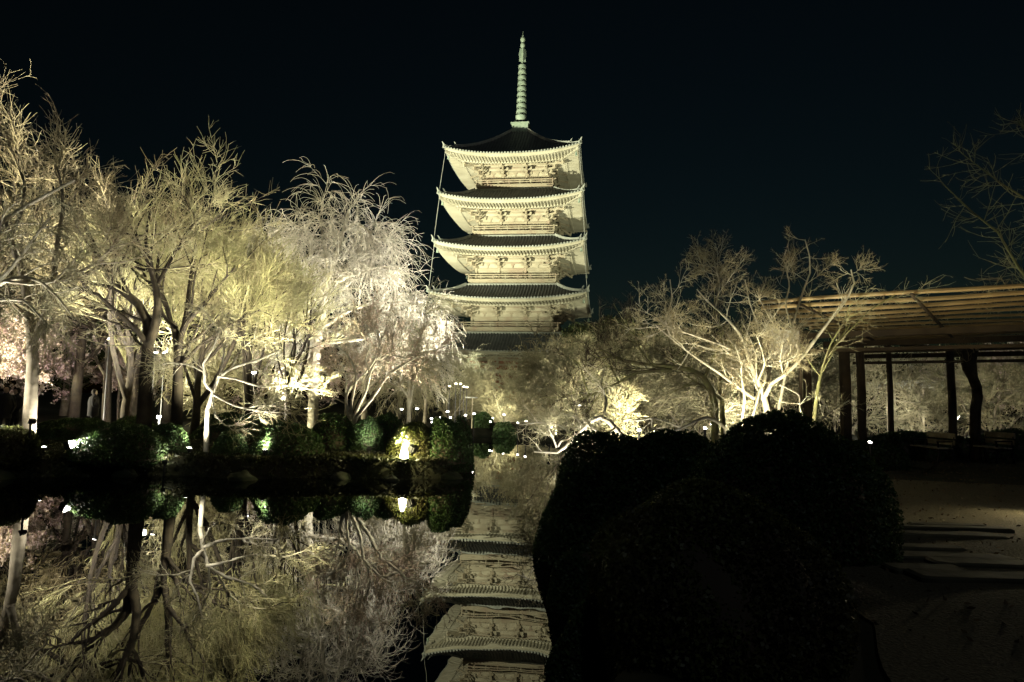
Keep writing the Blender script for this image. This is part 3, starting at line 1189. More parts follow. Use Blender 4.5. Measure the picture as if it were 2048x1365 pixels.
# A: trunk by the lamp at the far left, and the pale drooping limbs before it
A_l = [
    ([(60, 850), (61, 823), (64, 763), (67, 709), (62, 662), (56, 611), (45, 540), (20, 480), (8, 430)], 17, 26, 9, 0.5, 0),
    ([(65, 690), (95, 620), (111, 567), (108, 523), (118, 471), (128, 410), (122, 365), (114, 335)], 17, 15, 4, 1.2, 0),
    ([(58, 640), (20, 600), (-30, 560)], 17, 9, 4, 1, 0),
    ([(111, 567), (160, 545), (202, 520), (240, 470)], 17.2, 9, 3, 1, 0),
    ([(20, 480), (45, 420), (50, 370), (36, 330)], 17.4, 9, 4, 1, 0),
]
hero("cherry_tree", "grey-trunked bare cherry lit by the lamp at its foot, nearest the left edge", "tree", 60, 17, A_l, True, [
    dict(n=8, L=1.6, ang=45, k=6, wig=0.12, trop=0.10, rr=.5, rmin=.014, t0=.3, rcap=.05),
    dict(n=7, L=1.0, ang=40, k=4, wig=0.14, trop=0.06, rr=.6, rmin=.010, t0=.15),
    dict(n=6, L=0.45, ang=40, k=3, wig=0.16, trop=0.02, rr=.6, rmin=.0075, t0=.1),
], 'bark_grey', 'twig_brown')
A2_l = [
    ([(-95, 900), (-90, 760), (-60, 640), (-30, 520), (0, 440), (50, 413), (101, 386), (135, 366), (150, 360)], 16.3, 22, 5, -.6, 0),
    ([(-60, 640), (-20, 580), (20, 541), (61, 487), (98, 437)], 16.2, 10, 4, -.8, 0),
    ([(-60, 640), (-10, 570), (40, 552), (80, 560), (120, 600), (150, 640)], 16.2, 12, 3, .4, 0),
    ([(-50, 600), (0, 560), (60, 570), (110, 565), (165, 500)], 16.0, 8, 3, .8, 0),
    ([(-60, 640), (-10, 600), (50, 600), (95, 650)], 16.2, 9, 3, -.8, 0),
    ([(-40, 540), (0, 500), (30, 470), (60, 470)], 16.1, 6, 2, .5, 0),
]
hero("weeping_cherry", "white-lit drooping cherry leaning in from the left edge before the other trees", "tree", -95, 16.3, A2_l, True, [
    dict(n=11, L=1.1, ang=45, k=6, wig=0.14, trop=0.05, droop=.45, rr=.45, rmin=.013, t0=.4, rcap=.022),
    dict(n=7, L=0.65, ang=42, k=5, wig=0.15, trop=0.0, droop=.4, rr=.6, rmin=.009, t0=.15),
    dict(n=3, L=0.3, ang=40, k=3, wig=0.14, trop=-0.02, rr=.6, rmin=.007, t0=.1),
], 'bark_white', 'twig_cream')

# F: zigzag white maple on the bank
F_l = [
    ([(415, 868), (414, 823), (425, 790), (435, 753), (462, 736), (485, 729), (520, 720), (560, 700)], 18.6, 11, 3, 0.3, 0),
    ([(426, 783), (408, 770), (411, 746), (405, 728), (425, 700), (440, 660)], 18.6, 7, 2.5, -.3, 0),
    ([(428, 790), (450, 803), (472, 813), (519, 823), (570, 826)], 18.6, 6, 2, -1, 0),
    ([(424, 795), (430, 830), (450, 852), (490, 850)], 18.6, 4, 1.6, -1.2, 0),
    ([(435, 753), (470, 758), (520, 775), (580, 770), (620, 780)], 18.6, 5, 2, .6, 0),
    ([(411, 746), (380, 730), (340, 725), (310, 735)], 18.6, 4, 2, .4, 0),
    ([(462, 736), (480, 700), (520, 670), (560, 660)], 18.6, 4, 2, 1.2, 0),
    ([(440, 750), (450, 700), (430, 650), (400, 610)], 18.6, 4, 2, 1.0, 0),
]
hero("maple_tree", "small white-barked maple with zigzag trunk on the pond bank", "tree", 415, 18.6, F_l, True, [
    dict(n=7, L=0.9, ang=48, k=5, wig=0.2, trop=0.0, rr=.5, rmin=.008, t0=.35, rcap=.016),
    dict(n=6, L=0.5, ang=42, k=4, wig=0.2, trop=0.0, rr=.6, rmin=.008, t0=.15),
    dict(n=5, L=0.26, ang=40, k=3, wig=0.2, trop=0.0, rr=.6, rmin=.0065, t0=.1),
], 'bark_white', 'twig_cream')

# G: multi-stem with pink buds
G_l = [
    ([(705, 872), (707, 843), (709, 826), (732, 787), (740, 745), (748, 726), (779, 709), (800, 690)], 21.5, 9, 3, .3, 0),
    ([(706, 850), (712, 834), (748, 793), (773, 751), (801, 734), (832, 715), (870, 700)], 21.5, 9, 3, -.8, 0),
    ([(703, 850), (693, 820), (690, 798), (698, 776), (737, 742), (760, 700), (755, 660)], 21.5, 7, 3, .8, 0),
    ([(703, 850), (701, 812), (709, 776), (715, 754), (700, 715), (670, 690)], 21.5, 7, 3, .8, 0),
    ([(704, 850), (690, 790), (694, 760), (680, 720)], 21.5, 5, 2, 1, 0),
    ([(740, 745), (730, 720), (742, 690), (730, 650)], 21.6, 4, 2, 0, 0),
    ([(779, 709), (800, 715), (840, 730), (850, 720)], 21.6, 4, 2, -.4, 0),
]
hero("plum_tree", "multi-stemmed plum with curved pale stems and a flush of pink buds on the pond bank", "tree", 705, 21.5, G_l, True, [
    dict(n=9, L=1.3, ang=42, k=5, wig=0.15, trop=0.05, rr=.5, rmin=.010, t0=.35, rcap=.02),
    dict(n=6, L=0.7, ang=38, k=4, wig=0.17, trop=0.03, rr=.6, rmin=.010, t0=.15),
    dict(n=5, L=0.32, ang=38, k=3, wig=0.17, trop=0.0, rr=.6, rmin=.0085, t0=.1),
], 'bark_white', 'twig_pink', petal=(5000, 0.028, 'bud', 'buds'))

# K: the white limb over the water
K_l = [
    ([(1262, 905), (1244, 868), (1229, 857), (1208, 829), (1178, 843), (1169, 857), (1146, 877), (1120, 909), (1094, 905), (1068, 904)], 13, 13, 3, .6, 0),
    ([(1178, 843), (1165, 845), (1152, 836)], 13.2, 9, 4, .4, 0),
    ([(1116, 894), (1122, 882), (1133, 880), (1150, 870)], 13.5, 5, 2.5, 0, 0),
    ([(1113, 896), (1104, 872), (1096, 857), (1102, 845)], 13.5, 4.5, 2, 0, 0),
    ([(1208, 829), (1214, 800), (1200, 770), (1210, 735)], 13.2, 5, 2, .8, 0),
    ([(1146, 877), (1136, 862), (1120, 850), (1080, 845), (1040, 850)], 13.4, 4, 2, 1.0, 0),
    ([(1229, 857), (1215, 868), (1190, 862), (1175, 850)], 13, 6, 2, -.6, 0),
    ([(1222, 868), (1200, 880), (1180, 890), (1165, 910)], 13, 4, 2, -.6, 0),
]
hero("plum_tree", "bent plum tree with a glaring white limb arching out over the pond", "tree", 1262, 13, K_l, True, [
    dict(n=7, L=0.55, ang=55, k=5, wig=0.2, trop=0.03, rr=.5, rmin=.007, t0=.3, rcap=.012),
    dict(n=5, L=0.32, ang=45, k=4, wig=0.2, trop=0.02, rr=.6, rmin=.0045, t0=.15),
    dict(n=3, L=0.14, ang=40, k=3, wig=0.2, trop=0.0, rr=.6, rmin=.0035, t0=.1),
], 'bark_white', 'twig_cream')
K2_l = [
    ([(1458, 870), (1448, 853), (1419, 834), (1401, 838), (1366, 856), (1335, 868), (1318, 872)], 13.5, 8, 4, -.3, 0),
    ([(1391, 873), (1380, 858), (1360, 856), (1331, 843), (1305, 836), (1280, 842), (1255, 842)], 13.6, 5, 3, .4, 0),
    ([(1305, 836), (1303, 850), (1311, 862)], 13.8, 3, 2, 0, 0),
    ([(1360, 856), (1366, 845), (1364, 830)], 13.7, 3, 2, 0, 0),
]
hero("plum_tree", "low crooked plum with grey limb just above the rounded hedge top", "tree", 1458, 13.5, K2_l, True, [
    dict(n=7, L=0.5, ang=50, k=5, wig=0.2, trop=0.10, rr=.5, rmin=.006, t0=.2, rcap=.012),
    dict(n=5, L=0.3, ang=45, k=4, wig=0.2, trop=0.05, rr=.6, rmin=.0045, t0=.15),
    dict(n=3, L=0.14, ang=40, k=3, wig=0.2, trop=0.0, rr=.6, rmin=.0035, t0=.1),
], 'bark_white', 'twig_cream')

# M: crooked dark tree whose limb reaches left
M_l = [
    ([(1432, 870), (1428, 833), (1433, 813), (1426, 795), (1421, 775), (1409, 755), (1401, 743), (1376, 738), (1343, 735), (1301, 730), (1260, 727), (1238, 718), (1199, 699)], 18.5, 16, 4, 0.6, 0),
    ([(1343, 742), (1301, 742), (1270, 746), (1238, 766), (1180, 792), (1160, 800)], 18.8, 8, 3, -.6, 0),
    ([(1409, 755), (1420, 730), (1440, 690), (1450, 650)], 18.6, 7, 3, .5, 0),
    ([(1300, 730), (1280, 700), (1270, 670), (1240, 650)], 18.8, 5, 2.4, .5, 0),
    ([(1238, 766), (1225, 740), (1205, 720)], 18.4, 4, 2, .5, 0),
    ([(1180, 792), (1170, 770), (1160, 730), (1140, 715)], 18.3, 4, 2, .5, 0),
]
hero("cherry_tree", "crooked cherry whose long bare limb reaches flat to the left above the pond", "tree", 1432, 18.5, M_l, True, [
    dict(n=9, L=1.2, ang=50, k=5, wig=0.16, trop=0.08, rr=.5, rmin=.010, t0=.25, rcap=.02),
    dict(n=6, L=0.6, ang=42, k=4, wig=0.16, trop=0.04, rr=.6, rmin=.007, t0=.15),
    dict(n=6, L=0.28, ang=40, k=3, wig=0.16, trop=0.0, rr=.6, rmin=.005, t0=.1),
], 'bark_moss', 'twig_dark')
M2_l = [
    ([(1447, 872), (1446, 850), (1444, 793), (1436, 775), (1450, 720), (1445, 680)], 19.5, 11, 4, .6, 0),
    ([(1444, 800), (1428, 788), (1400, 770), (1370, 750)], 19.5, 6, 3, .6, 0),
]
hero("cherry_tree", "short straight brown-trunked cherry just right of the crooked one", "tree", 1447, 19.5, M2_l, True, [
    dict(n=8, L=1.4, ang=45, k=5, wig=0.16, trop=0.06, rr=.5, rmin=.010, t0=.3, rcap=.02),
    dict(n=7, L=0.7, ang=42, k=4, wig=0.16, trop=0.04, rr=.6, rmin=.007, t0=.15),
    dict(n=7, L=0.32, ang=40, k=3, wig=0.16, trop=0.0, rr=.6, rmin=.005, t0=.1),
], 'bark_moss', 'twig_cream')

# L: big multi-stemmed bare tree on the right
L_l = [
    ([(1540, 880), (1536, 847), (1533, 810), (1530, 790), (1515, 763), (1502, 737), (1499, 715), (1480, 666), (1457, 641), (1431, 615), (1402, 595), (1394, 579)], 14.5, 15, 2.4, 0.4, 0),
    ([(1530, 792), (1541, 763), (1567, 753), (1602, 718), (1631, 679), (1651, 650), (1683, 615), (1712, 570), (1702, 540)], 14.5, 10, 3, -.6, 0),
    ([(1515, 802), (1473, 773), (1444, 750), (1390, 715), (1341, 676), (1310, 650)], 14.6, 8, 2.6, .6, 0),
    ([(1502, 737), (1486, 731), (1464, 699), (1419, 682), (1363, 663), (1341, 660), (1318, 640)], 14.7, 6, 2.2, .2, 0),
    ([(1551, 870), (1551, 847), (1573, 737), (1583, 695), (1583, 653), (1596, 615), (1609, 573), (1625, 541), (1618, 499), (1610, 480)], 14.8, 8, 2.2, .8, 0),
    ([(1530, 790), (1540, 740), (1547, 702), (1554, 657), (1535, 630), (1520, 600)], 14.6, 6, 2.2, .6, 0),
    ([(1483, 875), (1483, 844), (1490, 795), (1481, 750), (1484, 730), (1470, 690)], 14.4, 7, 2.6, -.6, 0),
    ([(1500, 875), (1502, 844), (1515, 798), (1522, 770)], 14.4, 7, 4, .2, 0),
    ([(1583, 653), (1570, 610), (1580, 570), (1570, 530)], 15, 4, 2, .6, 0),
    ([(1499, 715), (1520, 690), (1517, 650), (1500, 610), (1490, 560)], 14.7, 5, 2, .8, 0),
    ([(1515, 763), (1530, 730), (1524, 700), (1512, 670)], 14.6, 5, 2, -.5, 0),
    ([(1431, 615), (1440, 570), (1430, 530)], 14.8, 3.5, 2, .3, 0),
    ([(1341, 676), (1330, 640), (1345, 600), (1340, 560)], 15, 4, 2, .3, 0),
    ([(1567, 753), (1560, 720), (1565, 690)], 14.4, 4, 2, -.4, 0),
]
hero("multi_stemmed_tree", "large bright multi-stemmed bare tree fanning above the rounded hedge", "tree", 1540, 14.5, L_l, True, [
    dict(n=6, L=0.85, ang=48, k=5, wig=0.18, trop=0.05, rr=.5, rmin=.008, t0=.15, rcap=.015),
    dict(n=5, L=0.48, ang=42, k=4, wig=0.2, trop=0.04, rr=.6, rmin=.0055, t0=.15),
    dict(n=5, L=0.24, ang=40, k=3, wig=0.18, trop=0.03, rr=.6, rmin=.0035, t0=.1),
    dict(n=4, L=0.11, ang=42, k=2, wig=0.2, trop=0.02, rr=.7, rmin=.0028, t0=.1),
], 'bark_white', 'twig_brown')
L2_l = [
    ([(1626, 880), (1628, 847), (1635, 782), (1644, 737), (1657, 705), (1683, 673), (1700, 650)], 14, 10, 3, .3, 0),
    ([(1657, 705), (1700, 660), (1740, 620), (1790, 590)], 14.1, 4, 2, .3, 0),
    ([(1644, 737), (1660, 690), (1690, 640), (1700, 610)], 14.1, 4, 2, -.3, 0),
]
hero("slender_tree", "slender mossy leaning tree right of the big multi-stemmed one, before the trellis", "tree", 1626, 14, L2_l, True, [
    dict(n=6, L=0.9, ang=45, k=5, wig=0.16, trop=0.04, rr=.5, rmin=.007, t0=.4, rcap=.014),
    dict(n=5, L=0.5, ang=42, k=4, wig=0.18, trop=0.03, rr=.6, rmin=.0045, t0=.15),
    dict(n=4, L=0.22, ang=40, k=3, wig=0.18, trop=0.03, rr=.6, rmin=.0035, t0=.1),
], 'bark_moss', 'twig_cream')
L3_l = [
    ([(1618, 885), (1625, 857), (1644, 837), (1683, 811), (1700, 800)], 13, 5, 2, .3, 0),
    ([(1630, 858), (1612, 840), (1600, 820), (1600, 790), (1560, 770)], 13, 4, 2, .3, 0),
]
hero("slender_tree", "short pale sapling with crooked twigs at the right end of the hedge", "tree", 1618, 13, L3_l, True, [
    dict(n=6, L=0.5, ang=50, k=5, wig=0.22, trop=0.05, rr=.5, rmin=.006, t0=.2, rcap=.012),
    dict(n=5, L=0.28, ang=45, k=4, wig=0.2, trop=0.03, rr=.6, rmin=.004, t0=.15),
    dict(n=3, L=0.13, ang=40, k=3, wig=0.18, trop=0.0, rr=.6, rmin=.003, t0=.1),
], 'bark_white', 'twig_cream')

# O: mossy branches coming in at the right edge
O_l = [
    ([(2330, 1050), (2300, 900), (2240, 760), (2150, 660), (2040, 558), (2027, 516), (2008, 471), (1977, 440), (1945, 427), (1924, 408), (1888, 370)], 7.5, 16, 1.6, .5, 0),
    ([(2230, 740), (2180, 540), (2110, 450), (2048, 394), (2011, 374), (1979, 353), (1953, 329), (1921, 305)], 7.5, 11, 1.4, .4, 0),
    ([(2180, 540), (2130, 380), (2090, 310), (2048, 262), (2033, 238)], 7.6, 9, 1.4, .4, 0),
]
hero("mossy_tree", "mossy bare branches reaching in at the right edge above the trellis", "tree", 2330, 7.5, O_l, True, [
    dict(n=34, L=0.5, ang=55, k=5, wig=0.10, trop=0.05, rr=.5, rmin=.004, t0=.35, rcap=.005),
    dict(n=4, L=0.24, ang=40, k=4, wig=0.12, trop=0.04, rr=.6, rmin=.003, t0=.2),
], 'bark_moss', 'twig_olive')

# ================================================================== generic trees (shared shapes, each its own tree)
GA = place_kind(k_cherry(13.5, 10, 6, twr=.0155, tropL=.09, seg3=7), 150, 34, "tallest bare brown cherry at the upper left, its twigs against the black sky", 'bark_dark', 'twig_brown', "cherry_tree", group="tall bare trees behind the left bank")
copy_to(GA, 55, 34, 0.6, 145, "very tall bare cherry between the edge one and the tallest, its crown dense", "tall bare trees behind the left bank")
copy_to(GA, 215, 34, 3.0, 285, "tall bare cherry whose crown fills the gap right of the tallest one", "tall bare trees behind the left bank")
copy_to(GA, 335, 37, 5.6, 310, "tall bare cherry straight behind the dark forked pair", "tall bare trees behind the left bank")
copy_to(GA, -40, 31, 2.1, 150, "very tall bare cherry cut by the left edge, behind the others", "tall bare trees behind the left bank")
copy_to(GA, 270, 35, 4.0, 325, "tall bare brown cherry right of the tallest one, second from the upper left", "tall bare trees behind the left bank")
copy_to(GA, 400, 41, 1.2, 340, "bare brown cherry rising behind the olive shoots", "tall bare trees behind the left bank")
copy_to(GA, 500, 46, 5.2, 370, "dim bare cherry just left of the weeping cherry's top", "tall bare trees behind the left bank")
GD = place_kind(k_upright(8.2, .0145, 5), 390, 24, "olive-twigged upright tree left of the weeping cherry, lit yellow green", 'bark_dark', 'twig_olive', "upright_tree", group="olive upright trees on the left bank")
copy_to(GD, 500, 25, 2.0, 400, "olive-twigged upright tree touching the weeping cherry's left side", "olive upright trees on the left bank")
copy_to(GD, 255, 27, 4.4, 380, "olive-twigged upright tree behind the dark forked cherries", "olive upright trees on the left bank")
copy_to(GD, 575, 28, 1.0, 470, "shorter olive upright tree before the weeping cherry's trunk", "olive upright trees on the left bank")
fit_top(GA, 150, 34, 188)
fit_top(GD, 390, 24, 385)
GI = place_kind(k_weep(8.0, .020, 3), 850, 44, "grey weeping cherry drooping before the pagoda's left corner", 'bark_grey', 'twig_pale', "weeping_cherry", group="weeping cherries round the pond")
fit_top(GI, 850, 44, 618)
copy_to(GI, 730, 40, 2.5, 540, "weeping cherry behind the plum with pink buds", "weeping cherries round the pond")
copy_to(GI, 940, 60, 1.1, 685, "small hazy weeping cherry at the foot of the pagoda", "weeping cherries round the pond")
copy_to(GI, 800, 52, 4.1, 560, "pale weeping cherry left of the pagoda's lowest roof", "weeping cherries round the pond")
copy_to(GI, 40, 38, 3.1, 430, "weeping cherry far back behind the grey trunk at the left", "weeping cherries round the pond")
copy_tree(GI, loc_at(1820, 52), 0.7, 0.62, "small weeping cherry seen under the trellis between its posts", "weeping cherries round the pond")
GH = place_kind(k_weep(4.4, .011, 5, 7), 815, 27, "low willow trailing cream strands to the left of the path lamps", 'bark_white', 'twig_cream', "weeping_willow")
GP_k = k_cherry(5.0, 8, 8, twr=.010, spread=60)
GP = place_kind(GP_k, 60, 33, "blossoming plum glowing pink behind the trunk at the left edge", 'bark_grey', 'twig_pink', "plum_tree", petal=(petals(GP_k[1][1][0], 5000, 0.07), 'petal', 'blossom'), group="blossoming plums")
for (px, d, rz, s, lb) in ((-20, 30, 1.0, 1.0, "blossoming plum glowing pink, cut by the left edge"),
                           (150, 36, 2.0, 1.0, "blossoming plum between the grey trunk and the dark forked cherry"),
                           (240, 38, 3.3, .95, "blossoming plum behind the dark forked cherry trunks"),
                           (440, 40, 4.2, .9, "blossoming plum seen behind the zigzag maple"),
                           (560, 42, 5.5, 1.0, "blossoming plum behind the left side of the weeping cherry trunk"),
                           (690, 46, .4, 1.0, "blossoming plum behind the stems of the budding plum"),
                           (2000, 50, 1.4, 1.3, "blossoming plum bright behind the twisted wisteria trunk"),
                           (1880, 56, 2.4, 1.25, "blossoming plum seen through the trellis between two posts"),
                           (2080, 44, 3.4, 1.25, "blossoming plum at the right edge beyond the benches")):
    copy_tree(GP, loc_at(px, d), rz, s, lb, "blossoming plums")
GK = place_kind(k_low(4.6), 1138, 36.5, "spreading bare tree low over the right bank, below the evergreens", 'bark_grey', 'twig_cream', "bare_tree", group="spreading bare trees behind the pond")
for (px, d, rz, s, lb) in ((1200, 26, 1.0, .95, "spreading bare tree behind the arching white limb"),
                           (1290, 30, 2.0, 1.1, "spreading bare tree behind the flat dark limb"),
                           (1380, 28, 3.0, 1.05, "spreading bare tree left of the crooked cherry"),
                           (1460, 32, 4.0, 1.1, "spreading bare tree behind the big multi-stemmed one"),
                           (1570, 34, 5.0, 1.1, "spreading bare tree behind the reed panel"),
                           (1090, 45, .5, 1.0, "spreading bare tree by the right side of the pagoda stair"),
                           (1180, 48, 2.7, 1.35, "larger spreading bare tree under the dark evergreens"),
                           (1300, 46, 1.7, 1.5, "larger spreading bare tree behind the flat dark limb"),
                           (1700, 40, 2.2, 1.2, "spreading bare tree behind the thick trellis posts"),
                           (900, 50, 3.9, 1.0, "spreading bare tree left of the fountain-shaped shrub"),
                           (470, 30, .9, 1.0, "spreading bare tree behind the zigzag maple's crown"),
                           (1920, 34, 4.4, .95, "spreading bare tree between the last post and the wisteria trunk"),
                           (1990, 31, 2.2, 1.0, "spreading bare tree right of the wisteria trunk")):
    copy_tree(GK, loc_at(px, d), rz, s, lb, "spreading bare trees behind the pond")
GJ = place_kind(k_fount(2.9, 55, .012), 1012, 50, "fountain-shaped shrub of bright bare stems before the pagoda", 'bark_white', 'twig_cream', "bare_shrub", "shrub", group="fountain-shaped bare shrubs")
for (px, d, rz, s, lb) in ((1075, 52, 1.0, .8, "smaller fountain-shaped shrub right of the bright one"), (955, 56, 2.0, .85, "dimmer fountain-shaped shrub left of the bright one"), (1130, 40, 3, .9, "fountain-shaped shrub near the path lamp on the right bank")):
    copy_tree(GJ, loc_at(px, d), rz, s, lb, "fountain-shaped bare shrubs")


# ================================================================== evergreens and clipped mounds
def shell(n, rx, ry, rz, rough=0.12, hemi=True, thick=0.1, seed=0, pw=2.0):
    v = nrm(rng.normal(size=(n, 3)))
    if pw != 2.0:
        v = v / ((np.abs(v) ** pw).sum(1, keepdims=True) ** (1 / pw))
    if hemi:
        v[:, 2] = np.abs(v[:, 2]) * 1.0
        v[: n // 8, 2] *= -0.35
    ph = rng.random(6) * 6
    bump = 1 + rough * (np.sin(v[:, 0] * 3 + ph[0]) * np.cos(v[:, 1] * 4 + ph[1]) + 0.6 * np.sin(v[:, 2] * 5 + v[:, 0] * 4 + ph[2]) + .35 * np.sin(v[:, 0] * 11 + v[:, 1] * 9 + ph[3]))
    rr = bump * (1 - thick * rng.random(n) ** 1.5)
    return v * rr[:, None] * np.array([rx, ry, rz]), (v, bump)


def sup(x, y, z, pw):
    return 1.0 / (np.abs(x) ** pw + np.abs(y) ** pw + np.abs(z) ** pw) ** (1 / pw)


def mound(px, d, top_py, halfw_px, label, n=9000, leaf=0.045, m='leaf', pos=None, ry=None, name="clipped_azalea", group="clipped azalea mounds", dims=None, rough=.07, cat_="shrub", z0=None, pw=2.05):
    if pos is None:
        p = at(px, top_py, d)
        x, y = p.x, p.y
        top = p.z
        rx = halfw_px * d / F
    else:
        x, y = pos
        rx, top = dims
    g = gz(x, y) if z0 is None else z0
    ry = ry or rx * 0.9
    rz = max(0.3, top - g)
    c, _ = shell(n, rx, ry, rz, rough, pw=pw)
    V1, F1 = leafquads(c, leaf)
    root = empty(name, (x, y, g), label, cat_, group)
    link("foliage", fast_mesh("foliage", V1, F1), MT[m], root)
    # solid dark core: the shade inside the bush put into its colour
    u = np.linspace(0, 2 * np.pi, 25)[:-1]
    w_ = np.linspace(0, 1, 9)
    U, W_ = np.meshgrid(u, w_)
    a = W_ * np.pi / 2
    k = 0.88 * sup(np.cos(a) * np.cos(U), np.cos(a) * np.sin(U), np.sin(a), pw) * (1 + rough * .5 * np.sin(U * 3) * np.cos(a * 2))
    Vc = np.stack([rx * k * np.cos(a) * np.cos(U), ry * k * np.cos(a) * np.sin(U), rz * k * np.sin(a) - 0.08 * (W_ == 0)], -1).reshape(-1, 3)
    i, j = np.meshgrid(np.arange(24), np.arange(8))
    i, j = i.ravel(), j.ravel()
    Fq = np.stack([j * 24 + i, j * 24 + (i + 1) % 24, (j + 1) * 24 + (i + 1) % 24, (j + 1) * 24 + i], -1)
    link("shade_core", fast_mesh("shade_core", Vc, Fq, True), MT['twig_dark'], root)
    return root


# foreground, right
mound(1250, 9.2, 870, 168, "rounded dark clipped hedge overhanging the pond, left one of the near group", n=38000, leaf=.03, pw=2.1, z0=-.05)
mound(1195, 7.0, 1085, 98, "low dark clipped hedge dipping into the pond before the overhanging one", n=14000, leaf=.026, z0=-.05)
mound(1215, 5.2, 1195, 112, "low dark clipped hedge at the waterline beside the nearest one", n=14000, leaf=.022, z0=-.05)
mound(1350, 9.0, 866, 95, "dark clipped hedge joining the overhanging one to the broad one", n=20000, leaf=.03, pw=2.8)
mound(1555, 7.6, 850, 182, "broad dark clipped hedge below the multi-stemmed tree, largest of the near group", n=42000, leaf=.026, pw=2.9)
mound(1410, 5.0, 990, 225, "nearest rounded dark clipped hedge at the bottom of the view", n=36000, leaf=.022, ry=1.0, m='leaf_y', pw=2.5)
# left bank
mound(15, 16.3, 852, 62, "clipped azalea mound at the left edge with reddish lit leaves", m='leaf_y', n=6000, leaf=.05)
mound(245, 17.4, 848, 92, "big clipped azalea mound glowing green beside the white floodlight", n=14000, leaf=.045)
mound(335, 18.2, 846, 42, "small clipped azalea mound with green sparkle at the big mound's right", n=5000, leaf=.045)
mound(578, 18.6, 840, 70, "large dark clipped azalea mound in the middle of the left bank", n=9000, leaf=.045)
mound(672, 20.5, 826, 52, "dark clipped azalea mound right of the large middle one", n=6000, leaf=.045)
mound(735, 20.0, 836, 34, "bright green clipped azalea ball under the budding plum", n=6000, leaf=.045)
mound(768, 20.8, 826, 42, "dark clipped azalea mound behind the bright green ball", n=5000, leaf=.045)
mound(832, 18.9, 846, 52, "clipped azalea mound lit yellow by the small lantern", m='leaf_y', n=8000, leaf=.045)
mound(895, 18.8, 838, 50, "dark clipped azalea mound near the tip of the left bank", n=7000, leaf=.045)
mound(925, 19.6, 828, 26, "dark narrow clipped azalea at the very tip of the left bank", n=4000, leaf=.045)
mound(465, 18.3, 862, 36, "low dark clipped azalea mound at the foot of the zigzag maple", n=6000, leaf=.045)
mound(160, 22, 838, 100, "long low clipped hedge behind the white floodlight", n=9000, leaf=.06, ry=.9)
mound(270, 23, 834, 60, "dark clipped mound at the foot of the forked cherries", n=6000, leaf=.06)
mound(480, 24, 828, 90, "low dark hedge behind the zigzag maple", n=9000, leaf=.06, ry=.9)
mound(1010, 38.6, 842, 26, "dark clipped mound on the far bank under the path lamps", n=4000, leaf=.09)
mound(965, 41, 826, 22, "dark clipped mound at the far end of the pond", n=4000, leaf=.09)
# right, under the trellis
mound(1860, 22.5, 868, 190, "low clipped hedge running behind the benches", n=14000, leaf=.05, ry=1.0)
mound(2010, 24, 862, 90, "clipped hedge behind the right-hand bench", n=8000, leaf=.05, ry=1.0)
mound(1750, 19, 880, 60, "clipped mound left of the benches under the trellis", n=7000, leaf=.045)


def evergreen(px, d, top_py, halfw_px, label, n=16000, leaf=.16, m='leaf_d', lobes=9):
    p = at(px, top_py, d)
    g = gz(p.x, p.y)
    h = p.z - g
    rx = halfw_px * d / F
    root = empty("evergreen_tree", (p.x, p.y, g), label, "tree", "evergreen trees behind the pond")
    P0, R0 = resample([(0, 0, -.3), (.1, 0, h * .3), (0, .1, h * .85)], [h * .035, h * .01], 8)
    A = grow(P0[None], R0[None], 8, rx * .9, 55, 5, .12, .06, .6, .03, .25, 1)
    V, Fq = mk([(P0[None], R0[None]), A], [7, 5])
    link("trunk", fast_mesh("trunk", V, Fq, True), MT['bark_grey'], root)
    cs = []
    for k in range(lobes):
        a = rng.random() * 6.28
        r = rx * .55 * math.sqrt(rng.random())
        z = h * (.35 + .5 * rng.random())
        s = (0.35 + .25 * rng.random())
        c, _ = shell(n // lobes, rx * s * 1.3, rx * s * 1.2, h * .24 * (1 - .3 * (z / h)), .18, False, .5)
        c[:, 0] += r * math.cos(a)
        c[:, 1] += r * math.sin(a)
        c[:, 2] += min(z, h * .8)
        cs.append(c)
    V, Fq = leafquads(np.concatenate(cs), leaf)
    link("crown", fast_mesh("crown", V, Fq), MT[m], root)
    return root


evergreen(1155, 62, 645, 36, "dark green evergreen touching the pagoda's lower right corner", n=9000)
evergreen(1235, 66, 632, 50, "broad dim evergreen right of the pagoda", n=12000, leaf=.2)
evergreen(1310, 70, 650, 50, "low dim evergreen between the pagoda and the multi-stemmed tree", n=10000, leaf=.2)
evergreen(1400, 78, 668, 60, "far evergreen behind the multi-stemmed tree's left limbs", n=10000, leaf=.22)
evergreen(5, 40, 470, 40, "dark evergreen deep behind the trees at the left edge", n=9000, leaf=.14)
evergreen(150, 42, 560, 50, "bluish green evergreen deep behind the grey-trunked cherry", n=9000, leaf=.14)
evergreen(2060, 80, 690, 70, "far evergreen behind the trellis at the right edge", n=8000, leaf=.22)

# ================================================================== trellis (wisteria pergola)
TU = Vector((-.80, .60, 0))      # along the poles
TV = Vector((.60, .80, 0))       # across, going away
T0 = at(1545, 604, 16.0)         # near left corner of the pole grid, top
TZ = T0.z


